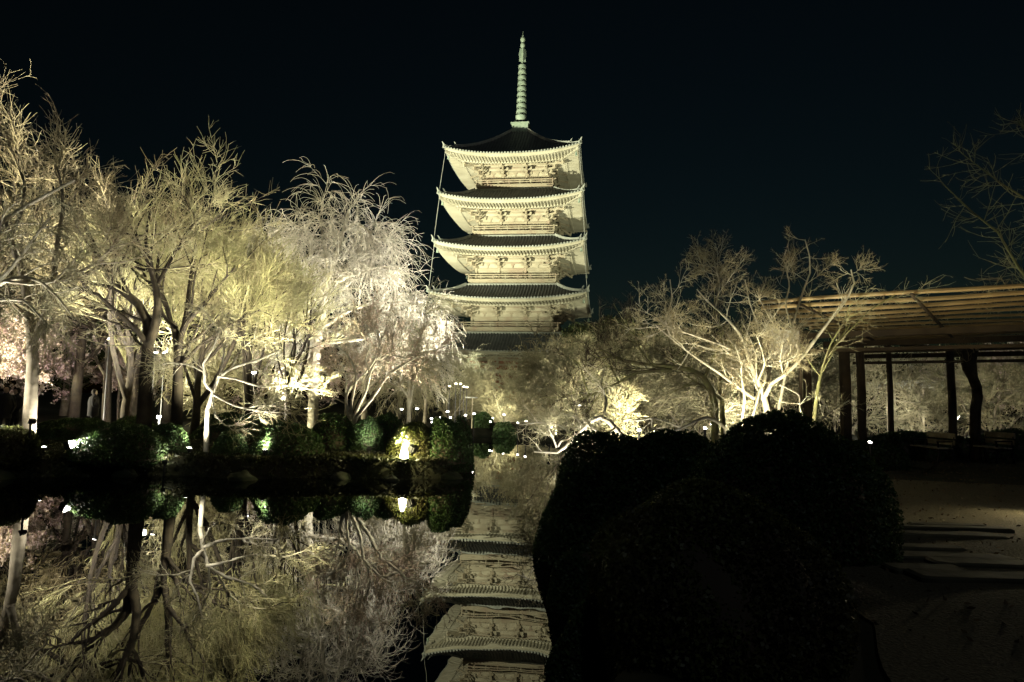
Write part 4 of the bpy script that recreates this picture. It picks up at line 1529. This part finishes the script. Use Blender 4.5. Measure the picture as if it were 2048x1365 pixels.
def trellis():
    c = Vector((T0.x, T0.y, 0))
    root = empty("wisteria_trellis", (c.x, c.y, gz(c.x, c.y)), "long dark wisteria trellis of lit bamboo poles on thick wooden posts, right side", "trellis")
    o = Vector(root.location)

    def put(mb, name, m, par=root):
        ob = mb.build(name, m, par)
        return ob
    # cross beams (dark, rectangular) under the poles, along TV
    Lp = 13.0
    for k in range(6):
        a = c - TU * (0.6 + k * 2.3) + TV * -0.4
        b = a + TV * 13.5
        m_ = MB()
        m_.beam(a + Vector((0, 0, TZ - .10)) - o, b + Vector((0, 0, TZ - .10)) - o, .05, .06)
        put(m_, "cross_beam", MT['darkwood'])
    # long girders along TU, on the posts
    for k in range(4):
        a = c + TV * (3.6 + 2.9 * k) + TU * 0.3
        b = a - TU * (Lp + 1)
        m_ = MB()
        m_.beam(a + Vector((0, 0, TZ - .48)) - o, b + Vector((0, 0, TZ - .48)) - o, .12, .16)
        put(m_, "girder", MT['darkwood'])
        if k % 2 == 0:
            m_ = MB()
            m_.beam(a + Vector((0, 0, TZ - .9)) - o - TU * .3, b + Vector((0, 0, TZ - .9)) - o, .07, .09)
            put(m_, "tie_beam", MT['darkwood'])
    # bamboo poles
    nq = 13
    for k in range(nq):
        j = rng.random() * .5
        a = c + TV * (k * 1.0) + TU * (.3 + j)
        b = a - TU * (Lp)
        m_ = MB()
        pts = []
        for i in range(14):
            q = a.lerp(b, i / 13)
            pts.append(q + Vector((0, 0, TZ + .05 * math.sin(i * .9 + k) * .4)) - o)
        rr = [(.046 + .006 * math.sin(k)) * (1.0 if i % 2 else 1.08) for i in range(14)]
        m_.tube(pts, rr, 7)
        put(m_, "bamboo_pole", MT['bamboo'])
    # posts
    for (px, d, w) in ((1614, 19.2, 20), (1690, 20.5, 26), (1722, 21.5, 20), (1780, 23.0, 13), (1903, 22.5, 18)):
        p = at(px, 800, d)
        r = w * d / F / 2 * .8
        g = gz(p.x, p.y)
        m_ = MB()
        q = Vector((p.x, p.y, 0)) - Vector((o.x, o.y, 0))
        m_.tube([q + Vector((0, 0, g - o.z - .3)), q + Vector((.02, 0, TZ * .5 - o.z + .3)), q + Vector((0, .02, TZ - .3 - o.z))], [r * 1.05, r, r * .95], 10)
        m_.lathe([(r * 1.6, g - o.z - .2), (r * 1.6, g - o.z + .12), (r * 1.2, g - o.z + .2), (0, g - o.z + .2)], 12, q.x, q.y)
        put(m_, "post", MT['darkwood'])
    # twigs lying over the poles
    n = 90
    P = np.zeros((n, 2, 3))
    for i in range(n):
        q = c - TU * (rng.random() * 12) + TV * (rng.random() * 12) + Vector((0, 0, TZ + .06)) - o
        P[i, 0] = q
        P[i, 1] = q + Vector((rng.normal() * .3, rng.normal() * .3, .03))
    A = grow(P, np.full((n, 2), .02), 2, 1.4, 80, 6, .3, .0, .6, .008, .1, 1)
    A[0][:, :, 2] = np.clip(A[0][:, :, 2], TZ - o.z - .02, TZ - o.z + .5)
    B = grow(*A, 5, .5, 60, 4, .2, .1, .6, .005, .1, 1)
    V, Fq = mk([A, B], [4, 3])
    link("vine_twigs", fast_mesh("vine_twigs", V, Fq), MT['twig_brown'], root)


trellis()
W_l = [
    ([(1952, 920), (1950, 860), (1950, 820), (1957, 785), (1950, 760), (1935, 740), (1928, 722), (1935, 700)], 21, 20, 18, .3, 0),
    ([(1950, 765), (1948, 745), (1946, 722), (1950, 700)], 21, 12, 12, .3, 0),
    ([(1935, 706), (1900, 698), (1860, 694), (1800, 690)], 21.2, 10, 5, 3.0, 0),
]
hero("wisteria", "twisted black wisteria trunk climbing to the trellis left of the bench", "vine", 1952, 21, W_l, True, [
    dict(n=5, L=1.0, ang=50, k=5, wig=0.25, trop=0.0, rr=.5, rmin=.010, t0=.8, rcap=.02),
    dict(n=4, L=0.5, ang=42, k=4, wig=0.2, trop=0.0, rr=.6, rmin=.007, t0=.15),
], 'bark_dark', 'twig_brown')

# pale panel hung by the near post
p = at(1568, 690, 16.6)
rootp = empty("screen_panel", (p.x, p.y, gz(p.x, p.y)), "pale square reed panel on two legs beside the trellis's first post", "screen", rz=0.12)
zc_ = p.z - rootp.location.z
hw_, hh_ = 32 * 16.6 / F, 30 * 16.6 / F
mb = MB()
mb.box(-hw_, hw_, -.02, .02, zc_ - hh_, zc_ + hh_)
mb.build("panel", MT['board'], rootp)
mb = MB()
for (x0, x1, z0_, z1_) in ((-hw_ - .04, hw_ + .04, zc_ + hh_ + .002, zc_ + hh_ + .05), (-hw_ - .04, hw_ + .04, zc_ - hh_ - .05, zc_ - hh_ - .002)):
    mb.box(x0, x1, -.035, .035, z0_, z1_)
mb.build("frame", MT['darkwood'], rootp)
for x in (-hw_ - .03, hw_ + .03):
    mb = MB()
    mb.box(x - .03, x + .03, -.03, .03, -.2, zc_ + hh_ + .0)
    mb.build("leg", MT['darkwood'], rootp)

# far pale trellis
p = at(1655, 744, 44)
q = at(1855, 762, 36)
g = gz(p.x, p.y)
rt2 = empty("wisteria_trellis", (q.x, q.y, g), "small pale lit trellis far behind, seen under the big one", "trellis")
u2 = Vector((p.x - q.x, p.y - q.y, 0)).normalized()
v2 = Vector((-u2.y, u2.x, 0))
if v2.y < 0:
    v2 = -v2
Ln = (Vector((p.x, p.y, 0)) - Vector((q.x, q.y, 0))).length
zt2 = q.z - g
for k in range(9):
    mb = MB()
    a = v2 * (k * .55)
    mb.tube([a + Vector((0, 0, zt2)), a + u2 * Ln + Vector((0, 0, zt2))], .05, 6)
    mb.build("bamboo_pole", MT['bamboo_pale'], rt2)
for k in range(5):
    mb = MB()
    a = u2 * (.4 + k * (Ln - .8) / 4)
    mb.beam(a - v2 * .3 + Vector((0, 0, zt2 - .15)), a + v2 * 4.8 + Vector((0, 0, zt2 - .15)), .1, .14)
    mb.build("cross_beam", MT['bamboo_pale'], rt2)
for k in range(4):
    for j in (0, 1):
        mb = MB()
        a = u2 * (.6 + k * (Ln - 1.2) / 3) + v2 * (j * 4.4)
        mb.tube([a + Vector((0, 0, -.3)), a + Vector((0, 0, zt2 - .2))], .07, 7)
        mb.beam(a + Vector((0, 0, zt2 - .9)), a + u2 * .6 + Vector((0, 0, zt2 - .25)), .07, .07)
        mb.build("post", MT['timber'], rt2)


# benches
def bench(px, d, rz, label):
    loc = loc_at(px, d)
    r = empty("park_bench", loc, label, "bench", "benches under the trellis", rz=rz)
    for k in range(3):
        mb = MB()
        mb.box(-.75, .75, -.42 + k * .15, -.29 + k * .15, .42, .455)
        if k == 0:
            sm = MB()
        sm.v += []
        sm.add(mb.v, mb.f)
    sm.build("seat", MT['benchwood'], r)
    bk = MB()
    bk.beam((-.72, .08, .60), (.72, .08, .60), .03, .14)
    bk.beam((-.72, .11, .80), (.72, .11, .80), .03, .16)
    bk.build("backrest", MT['benchwood'], r)
    for sx in (-1, 1):
        mb = MB()
        mb.beam((sx * .66, -.38, -.05), (sx * .66, -.34, .42), .06, .05)
        mb.beam((sx * .66, .10, -.05), (sx * .66, .04, .42), .06, .05)
        mb.beam((sx * .66, .04, .42), (sx * .66, .15, .9), .05, .05)
        mb.beam((sx * .66, -.42, .38), (sx * .66, .08, .38), .05, .05)
        mb.beam((sx * .66, -.40, .62), (sx * .66, .10, .64), .05, .04)
        mb.beam((sx * .66, -.36, .42), (sx * .66, -.38, .62), .04, .04)
        mb.build("leg_frame", MT['metal'], r)


bench(1988, 20.5, -1.66, "park bench with pale backrest boards catching light, right of the wisteria trunk")
bench(1872, 21, -1.6, "darker park bench in shade, left of the wisteria trunk")

# gravel path
ux = np.linspace(2.3, 26, 60)
uy = np.linspace(1.2, 14.5, 40)
GX, GY = np.meshgrid(ux, uy)
GX = GX + (GX - 2.3 < .01) * (.35 * np.sin(GY * 1.3) + .05 * GY)
GY = GY + (GY > 14.4) * .5 * np.sin(GX * .9)
GZ_ = hgt(GX, GY) + .03
i, j = np.meshgrid(np.arange(59), np.arange(39))
a = (j * 60 + i).ravel()
tag(link("path", fast_mesh("path", np.stack([GX.ravel(), GY.ravel(), GZ_.ravel()], -1), np.stack([a, a + 1, a + 61, a + 60], -1), True),
         mat("gravel path", (0.09, 0.075, 0.04), (0.17, 0.145, 0.085), 38.0, rough=.95, bump=.8, detail=6)), None, None, kind="structure")
# stone steps / slabs on the path
slabs = [(1895, 1037, 9.2, 1.0, .16, "thin pale stone step farthest up the path"), (1850, 1052, 8.8, .75, .16, "second stone step from the top, beside the hedge"),
         (1935, 1049, 8.9, 1.1, .18, "stone step behind the longest one, right side"), (1880, 1072, 8.3, 1.5, .22, "third stone step, wide and pale edged"),
         (1840, 1090, 7.7, .9, .25, "mossy stone step near the hedge's right side"), (1900, 1112, 7.2, 1.3, .3, "broad stone step in the middle of the path"),
         (1985, 1128, 6.9, 1.2, .3, "stone step at the right edge of the view"), (1850, 1142, 6.6, .7, .3, "small stone step below the broad one"),
         (1960, 1160, 6.3, 1.2, .35, "lowest wide stone step on the path")]
for (px, py, d, wd, dp, lb) in slabs:
    p = at(px, py, d)
    g = gz(p.x, p.y)
    r = MB()
    n = 9
    top = []
    hx, hy = wd / 2, dp / 2
    prng = random.Random(px)
    for i in range(16):
        a = 2 * math.pi * i / 16
        ex = abs(math.cos(a)) ** .22 * (1 if math.cos(a) > 0 else -1) * hx * (1 + prng.uniform(-.02, .02))
        ey = abs(math.sin(a)) ** .22 * (1 if math.sin(a) > 0 else -1) * hy * (1 + prng.uniform(-.03, .03))
        top.append((ex, ey))
    vs = [(x, y, -.15) for x, y in top] + [(x, y, .045) for x, y in top] + [(x * .94, y * .9, .06 + prng.uniform(0, .006)) for x, y in top]
    fs = [(i, (i + 1) % 16, 16 + (i + 1) % 16, 16 + i) for i in range(16)] + [(16 + i, 16 + (i + 1) % 16, 32 + (i + 1) % 16, 32 + i) for i in range(16)] + [tuple(range(32, 48))]
    r.add(vs, fs)
    o = r.build("stone_step", MT['stepstone'])
    o.location = (p.x, p.y, g + .008)
    o.rotation_euler = (0, 0, -.06 + prng.uniform(-.05, .05))
    tag(o, lb, "stone step", "stone steps on the path")


def scatter(name, label, xr, yr, n, size, m, dmin=.1, lift=.02, up=.05):
    x = rng.uniform(xr[0], xr[1], n)
    y = rng.uniform(yr[0], yr[1], n)
    k = sdist(x, y) > dmin
    x, y = x[k], y[k]
    z = hgt(x, y)
    c = np.stack([x, y, z + lift + up * rng.random(len(x))], -1)
    V, Fq = leafquads(c, size, long=2.2)
    o = link(name, fast_mesh(name, V, Fq), MT[m])
    tag(o, label, "ground cover" if "grass" in name else "leaves", kind="stuff")


scatter("grass", "short mossy grass covering the left bank", (-16, -1), (15, 26), 90000, .05, 'moss')
scatter("fallen_leaves", "fallen leaves strewn beside the path and steps on the right", (2.5, 16), (4, 24), 5000, .025, 'litter', lift=.036, up=.006)


# rocks along the waterline
def rock(x, y, s, label):
    n_u, n_v = 14, 8
    pr = random.Random(int(x * 97 + y * 31))
    ph = [pr.uniform(0, 6) for _ in range(6)]
    V = []
    for j in range(n_v + 1):
        a = -math.pi / 2 + math.pi * j / n_v
        for i in range(n_u):
            u = 2 * math.pi * i / n_u
            k = 1 + .16 * math.sin(2 * u + ph[0]) + .12 * math.sin(3 * u + ph[1] + a * 2) + .1 * math.sin(5 * a + ph[2] + u)
            V.append((s * k * math.cos(a) * math.cos(u), s * .75 * k * math.cos(a) * math.sin(u), s * .5 * k * math.sin(a)))
    Fq = [(j * n_u + i, j * n_u + (i + 1) % n_u, (j + 1) * n_u + (i + 1) % n_u, (j + 1) * n_u + i) for j in range(n_v) for i in range(n_u)]
    o = link("bank_stone", fast_mesh("bank_stone", V, Fq), MT['mossrock'])
    o.location = (x, y, -.02)
    o.rotation_euler = (0, 0, ph[3])
    tag(o, label, "stone", "stones along the waterline")


for (x, y, s, lb) in ((-9.3, 16.8, .4, "dark stone at the water's edge below the white floodlight"), (-6.4, 16.6, .4, "stone at the water's edge below the large middle mound"),
                      (-4.2, 17.3, .34, "stone at the water's edge left of the lantern"), (-2.9, 17.1, .26, "stone at the water's edge directly below the lantern"),
                      (-1.5, 17.9, .34, "stone at the tip of the left bank"), (-11.6, 15.8, .4, "stone at the water's edge near the left side"), 
                      (3.4, 5.2, .35, "rough stone beside the path at the bottom right"), (3.1, 6.4, .3, "rough stone between the hedge and the path")):
    rock(x, y, s, lb)


# people (distant, dark)
def person(px, d, label, h=1.68, face=0.0, arm=0.3):
    loc = loc_at(px, d)
    r = empty("person", loc, label, "person", rz=face)
    me = bpy.data.meshes.new("body")
    J = [((0, 0, .93), .13), ((0, 0, 1.15), .13), ((0, 0, 1.38), .15), ((0, 0, 1.48), .06), ((0, -.01, 1.56), .085), ((0, -.01, 1.66), .08),
         ((.10, 0, .88), .10), ((.11, -.02, .48), .065), ((.11, .02, .07), .045), ((.12, -.12, .03), .04),
         ((-.10, 0, .88), .10), ((-.11, -.03, .48), .065), ((-.11, .01, .07), .045), ((-.12, -.13, .03), .04),
         ((.19, 0, 1.40), .065), ((.26, .02, 1.12), .05), ((.22, -.12, .92), .038), ((.2, -.17, .86), .034),
         ((-.19, 0, 1.40), .065), ((-.25, .0, 1.12), .05), ((-.16, -.2, 1.2 - arm * .5), .038), ((-.1, -.24, 1.22 - arm * .5), .034)]
    E_ = [(0, 1), (1, 2), (2, 3), (3, 4), (4, 5), (0, 6), (6, 7), (7, 8), (8, 9), (0, 10), (10, 11), (11, 12), (12, 13), (2, 14), (14, 15), (15, 16), (16, 17), (2, 18), (18, 19), (19, 20), (20, 21)]
    k = h / 1.74
    me.from_pydata([tuple(c * k for c in p) for p, _ in J], E_, [])
    o = link("body", me, MT['cloth'], r)
    sm = o.modifiers.new("skin", 'SKIN')
    for i, (_, rd) in enumerate(J):
        me.skin_vertices[0].data[i].radius = (rd * k, rd * k * (.75 if i < 3 else 1))
    me.skin_vertices[0].data[0].use_root = True
    o.modifiers.new("sub", 'SUBSURF').levels = 1
    o.modifiers["sub"].render_levels = 2
    # coat, face and hair
    mb = MB()
    mb.lathe([(.20 * k, .70 * k), (.19 * k, 1.0 * k), (.20 * k, 1.25 * k), (.17 * k, 1.42 * k), (.08 * k, 1.5 * k)], 14)
    mb.build("coat", MT['cloth'], r, True)
    mb = MB()
    mb.lathe([(.0, 1.49 * k), (.055 * k, 1.52 * k), (.075 * k, 1.58 * k), (.08 * k, 1.64 * k), (.06 * k, 1.70 * k), (0, 1.72 * k)], 12, 0, -.025 * k)
    mb.build("face", MT['skin'], r, True)
    mb = MB()
    mb.lathe([(.07 * k, 1.55 * k), (.095 * k, 1.62 * k), (.09 * k, 1.70 * k), (.05 * k, 1.75 * k), (0, 1.76 * k)], 12, 0, .012 * k)
    mb.build("hair", MT['hair'], r, True)
    return r


person(12, 21.5, "person in dark coat standing at the left edge among the trees", face=.4)
person(33, 22.2, "person in black standing just right of another at the left edge", h=1.6, face=-.3, arm=.0)
person(188, 25, "person in dark clothes half hidden behind the low hedge, between the trunks", h=1.62, face=2.0)
person(1057, 47, "person in dark coat on the path before the pagoda, left of the two", face=2.6)
person(1072, 47.6, "person in dark coat on the path before the pagoda, right of the two", h=1.6, face=-2.6)

# railing and sign before the pagoda
p = at(950, 806, 56)
q = at(1120, 806, 56)
g = gz(p.x, p.y)
rl = empty("low_railing", (p.x, p.y, g), "long low pale railing crossing before the pagoda", "railing")
mb = MB()
W_ = q.x - p.x
mb.beam((0, 0, .95), (W_, 0, .95), .08, .07)
mb.beam((0, 0, .5), (W_, 0, .5), .06, .05)
mb.build("rail", MT['white'], rl)
for k in range(5):
    mb = MB()
    mb.box(k * W_ / 4 - .05, k * W_ / 4 + .05, -.05, .05, -.2, .95)
    mb.build("post", MT['stone'], rl)
p = at(945, 796, 40)
g = gz(p.x, p.y)
sg = empty("garden_sign", (p.x, p.y, g), "white T-shaped garden signpost at the far bank", "sign")
mb = MB()
mb.box(-.03, .03, -.03, .03, -.2, p.z - g)
mb.build("post", MT['timber'], sg)
mb = MB()
mb.box(-.42, .30, -.05, -.03, p.z - g - .02, p.z - g + .05)
mb.build("board", MT['white'], sg)

# ================================================================== lamps
WHT = (1, 0.96, 0.84)
YEL = (1, 0.95, 0.68)
K1 = 1.0
# visible fixtures on the left bank
def flood_to(px, py, d, label, off, **k):
    p = at(px, py, d)
    return floodlight(px, py, d, label, aim=(p.x + off[0], p.y + off[1], p.z + off[2]), pos=tuple(p), **k)


flood_to(146, 889, 16.6, "glaring white box floodlight on the bank beside the big green mound", (1.0, -.05, .42), power=230 * K1, cone=120, size=.12, color=WHT)
flood_to(62, 842, 16.3, "small white floodlight at the foot of the grey-trunked cherry", (-.6, .05, .25), power=28 * K1, cone=150, size=.07, color=WHT)
flood_to(318, 834, 25, "small round lamp between the forked cherries and the maple", (.2, -.8, 1), power=40 * K1, cone=120, size=.07, color=WHT)
for (px, py, d, lb, off, pw) in ((330, 705, 29, "right lamp of the pair hung high among the forked cherries", (-.3, -.7, 1), 420),
                                 (311, 706, 29.5, "left lamp of the pair hung high among the forked cherries", (.5, -.7, 1), 330),
                                 (508, 746, 29, "lamp on a pole behind the zigzag maple", (.3, -.6, 1), 330),
                                 (219, 678, 31, "lamp on a pole behind the grey-trunked cherry", (-.5, -.6, 1), 330)):
    flood_to(px, py, d, lb, off, power=pw * K1, cone=130, size=.09, color=WHT)
# lantern
p = at(808, 922, 17.75)
g = gz(p.x, p.y)
ln = empty("stone_lantern", (p.x, p.y, g), "small glowing cone lantern by the water under the yellow-lit mound", "lantern")
mb = MB()
mb.lathe([(.0, .0), (.14, .0), (.14, .05), (.08, .07)], 14)
mb.build("base", MT['stone'], ln)
mb = MB()
mb.lathe([(.085, .075), (.115, .09), (.10, .2), (.065, .36), (.04, .42)], 14)
mb.build("shade", emit("lantern paper", (1, .93, .5), 7.0), ln, True)
mb = MB()
mb.lathe([(.045, .422), (.055, .43), (.03, .45), (0, .46)], 14)
mb.build("cap", MT['metal'], ln)
pl = bpy.data.lights.new("lantern_light", 'POINT')
pl.energy = 26
pl.color = (1, .9, .45)
pl.shadow_soft_size = .06
po = bpy.data.objects.new("lantern_light", pl)
col.objects.link(po)
po.parent = ln
po.location = (0, .16, .3)
# floodlights standing in the planting, most turned up into a crown; a few are added fills
CRM = (1, 0.95, 0.76)
for (px, d, lb, aim, pw, c, cone) in (
    (560, 28, "floodlight at the foot of the weeping cherry", (610, 300, 32), 2300, WHT, 75),
    (480, 21.8, "floodlight under the olive upright trees", (470, 330, 25), 1100, CRM, 80),
    (330, 24.5, "floodlight behind the forked cherries", (300, 250, 31), 2200, WHT, 75),
    (90, 23.5, "floodlight under the tallest cherry", (100, 100, 29), 2000, WHT, 80),
    (60, 27, "floodlight turned on the blossoming plums at the left", (60, 650, 33), 260, (1, .80, .84), 120),
    (240, 29, "floodlight before the plums behind the forked cherries", (220, 670, 37), 260, CRM, 110),
    (520, 33, "floodlight behind the maple turned on the far plums", (520, 680, 41), 170, CRM, 110),
    (800, 34, "floodlight under the weeping cherries behind the budding plum", (790, 500, 43), 600, WHT, 80),
    (675, 20.3, "floodlight at the foot of the budding plum", (760, 660, 22), 420, (1, .96, .76), 100),
    (385, 17.9, "floodlight at the foot of the zigzag maple", (440, 700, 19), 240, WHT, 110),
    (850, 23.8, "floodlight under the low willow", (820, 700, 27), 90, CRM, 100),
    (905, 40.5, "floodlight under the small hazy weeping cherry", (945, 620, 56), 300, WHT, 70),
    (1012, 46, "floodlight at the foot of the fountain-shaped shrub", (1012, 770, 50), 650, YEL, 90),
    (1100, 27, "floodlight under the spreading tree on the right bank", (1120, 690, 35), 650, WHT, 110),
    (1222, 12.6, "floodlight at the foot of the arching white limb", (1180, 835, 13.4), 190, WHT, 150),
    (1240, 20.6, "floodlight behind the arching limb", (1260, 640, 29), 120, CRM, 110),
    (1370, 23.5, "floodlight behind the crooked cherry", (1375, 640, 29), 130, CRM, 110),
    (1250, 39.0, "floodlight before the larger spreading trees under the evergreens", (1245, 620, 48), 1100, (.96, 1, .62), 110),
    (1525, 13.2, "floodlight at the foot of the big multi-stemmed tree", (1530, 560, 14.8), 480, YEL, 100),
    (1480, 26.0, "floodlight behind the big multi-stemmed tree", (1500, 640, 33), 380, CRM, 110),
    (1592, 14.2, "added unseen small floodlight turned on the pale reed panel", (1568, 690, 16.6), 45, CRM, 40),  # added spot that brightens the panel
    (1750, 33, "floodlight under the far pale trellis", (1760, 720, 41), 420, WHT, 110),
    (1930, 38, "floodlight turned on the plums beyond the benches", (1930, 700, 49), 800, CRM, 110),
    (1940, 27.0, "floodlight by the trees behind the benches", (1950, 700, 32), 150, CRM, 110),
    (95, 17.0, "added unseen floodlight turned up into the grey-trunked cherry", (85, 380, 19), 220, WHT, 90),  # hidden extra lamp, added to light this crown
    (805, 21.6, "floodlight right of the budding plum's foot", (770, 660, 22.5), 330, (1, .95, .74), 110),  # second lamp added to lift the plum's dark crown
    (338, 17.0, "small spotlight at the right side of the big green mound", (350, 862, 18.0), 14, WHT, 120),
    (742, 18.75, "added unseen small spotlight before the bright green azalea ball", (735, 858, 20), 70, WHT, 42),  # added so the ball stands out bright green
    (535, 17.75, "small floodlight at the water's edge right of the zigzag maple", (510, 740, 18.8), 150, WHT, 120),  # second lamp added to whiten the maple
    (-80, 16.1, "floodlight at the water's edge under the white drooping cherry", (20, 480, 16.8), 480, WHT, 120),  # off-frame lamp added to whiten the drooping limbs
    (2120, 6.6, "added unseen floodlight outside the right edge under the mossy branches", (2020, 420, 8.3), 34, YEL, 100),  # off-frame lamp added to make these branches visible
    (1230, 50, "floodlight under the evergreens right of the pagoda", (1200, 600, 64), 1800, YEL, 70),
):
    x, y = XY(px, d)
    floodlight(0, 0, 0, lb, aim=tuple(at(*aim)), pos=(x, y, max(gz(x, y), .15) + .2), power=pw * K1, cone=cone, size=.05, color=c, group=None)
for (pos, aim, pw, cone, lb) in (  # unseen floods added to light the left trees evenly
    ((3.0, 29.8), (-12.0, 34.5, 9.5), 12500, 48, "strong floodlight on the channel's right bank, turned across the water"),
    ((-2.6, 18.3), (-20, 31, 11.5), 15000, 52, "added unseen strong floodlight behind the mounds at the tip of the left bank"),
    ((-31, 19), (-15, 31, 9.5), 19000, 60, "added unseen strong floodlight outside the left edge turned on all the left trees"),
    ((5.5, 20), (-4.5, 43, 6.5), 2200, 32, "added unseen floodlight beside the channel turned on the grey weeping cherries"),
):
    floodlight(0, 0, 0, lb, aim=aim, pos=(pos[0], pos[1], gz(*pos) + .3), power=pw, cone=cone, size=.12, color=(1, .97, .88) if pos[0] == 3.0 else (1, .95, .66), blend=.35)
# warm light on the trellis poles and on the path
p = at(2010, 830, 15)
floodlight(0, 0, 0, "low warm floodlight under the trellis at the right edge", aim=(9.2, 14.5, 4.5), pos=(9.6, 10.0, .6), power=150, cone=80, size=.08, color=(1, .84, .5))
floodlight(0, 0, 0, "low warm lamp beside the path outside the right edge", aim=(7.1, 9.7, .4), pos=(8.3, 10.4, 1.2), power=20, cone=140, size=.08, color=(1, .85, .5))
# small path lamps with bright bulbs
for (px, py, d, lb) in (
    (863, 838, 24, "upper lamp of the close pair at the left end of the path lamps"), (865, 845, 22, "lower lamp of the close pair at the left end of the path lamps"),
    (834, 818, 30, "small lamp between the low willow's strands"), (803, 819, 30, "small lamp behind the budding plum's stems"),
    (895, 824, 30, "path lamp above the dark mound at the tip of the bank"), (881, 836, 27, "faint path lamp left of the dark mound"), (901, 836, 27, "faint path lamp over the yellow-lit mound"),
    (948, 828, 33, "path lamp just right of the tip of the bank"), (931, 831, 33, "tiny path lamp on top of the bank tip"),
    (985, 837, 42, "upper path lamp at the far end of the pond"), (981, 844, 40, "lower path lamp at the far end of the pond"),
    (1008, 830, 43, "path lamp under the fountain-shaped shrub"), (1036, 846, 38, "brightest path lamp beside the far right bank"), (1052, 843, 38, "small path lamp right of the brightest one"),
    (1158, 812, 30, "round lamp among the twigs above the arching limb"), (1278, 861, 15.5, "lamp peeking over the hedge right of the arching limb"),
    (1410, 857, 17, "bright lamp over the hedge below the crooked cherry"), (1424, 850, 19, "faint lamp right of the bright one over the hedge"),
    (1740, 885, 16.5, "small dim lamp under the trellis among leaves"), (2037, 871, 26, "small lamp at the right edge behind the bench"),
    (1509, 760, 24, "small lamp glimpsed through the multi-stemmed tree")):
    floodlight(px, py, d, lb, aim=None, power=0, size=.036 if d < 30 else .05, name="path_lamp", group="small path lamps")
# string of yellow lamps above the far path
for i, (px, py) in enumerate(((912, 768), (921, 768), (899, 773), (928, 774), (934, 775))):
    lbs = ["left of the two bright bulbs in the yellow cluster above the far path", "right of the two bright bulbs in the yellow cluster above the far path", "leftmost yellow bulb of the cluster above the far path",
           "second from the right yellow bulb of the cluster above the far path", "rightmost yellow bulb of the cluster above the far path"]
    floodlight(px, py, 44, lbs[i], aim=None, power=0, size=.06, name="path_lamp", lens='lens_warm', group="yellow lamps above the far path")
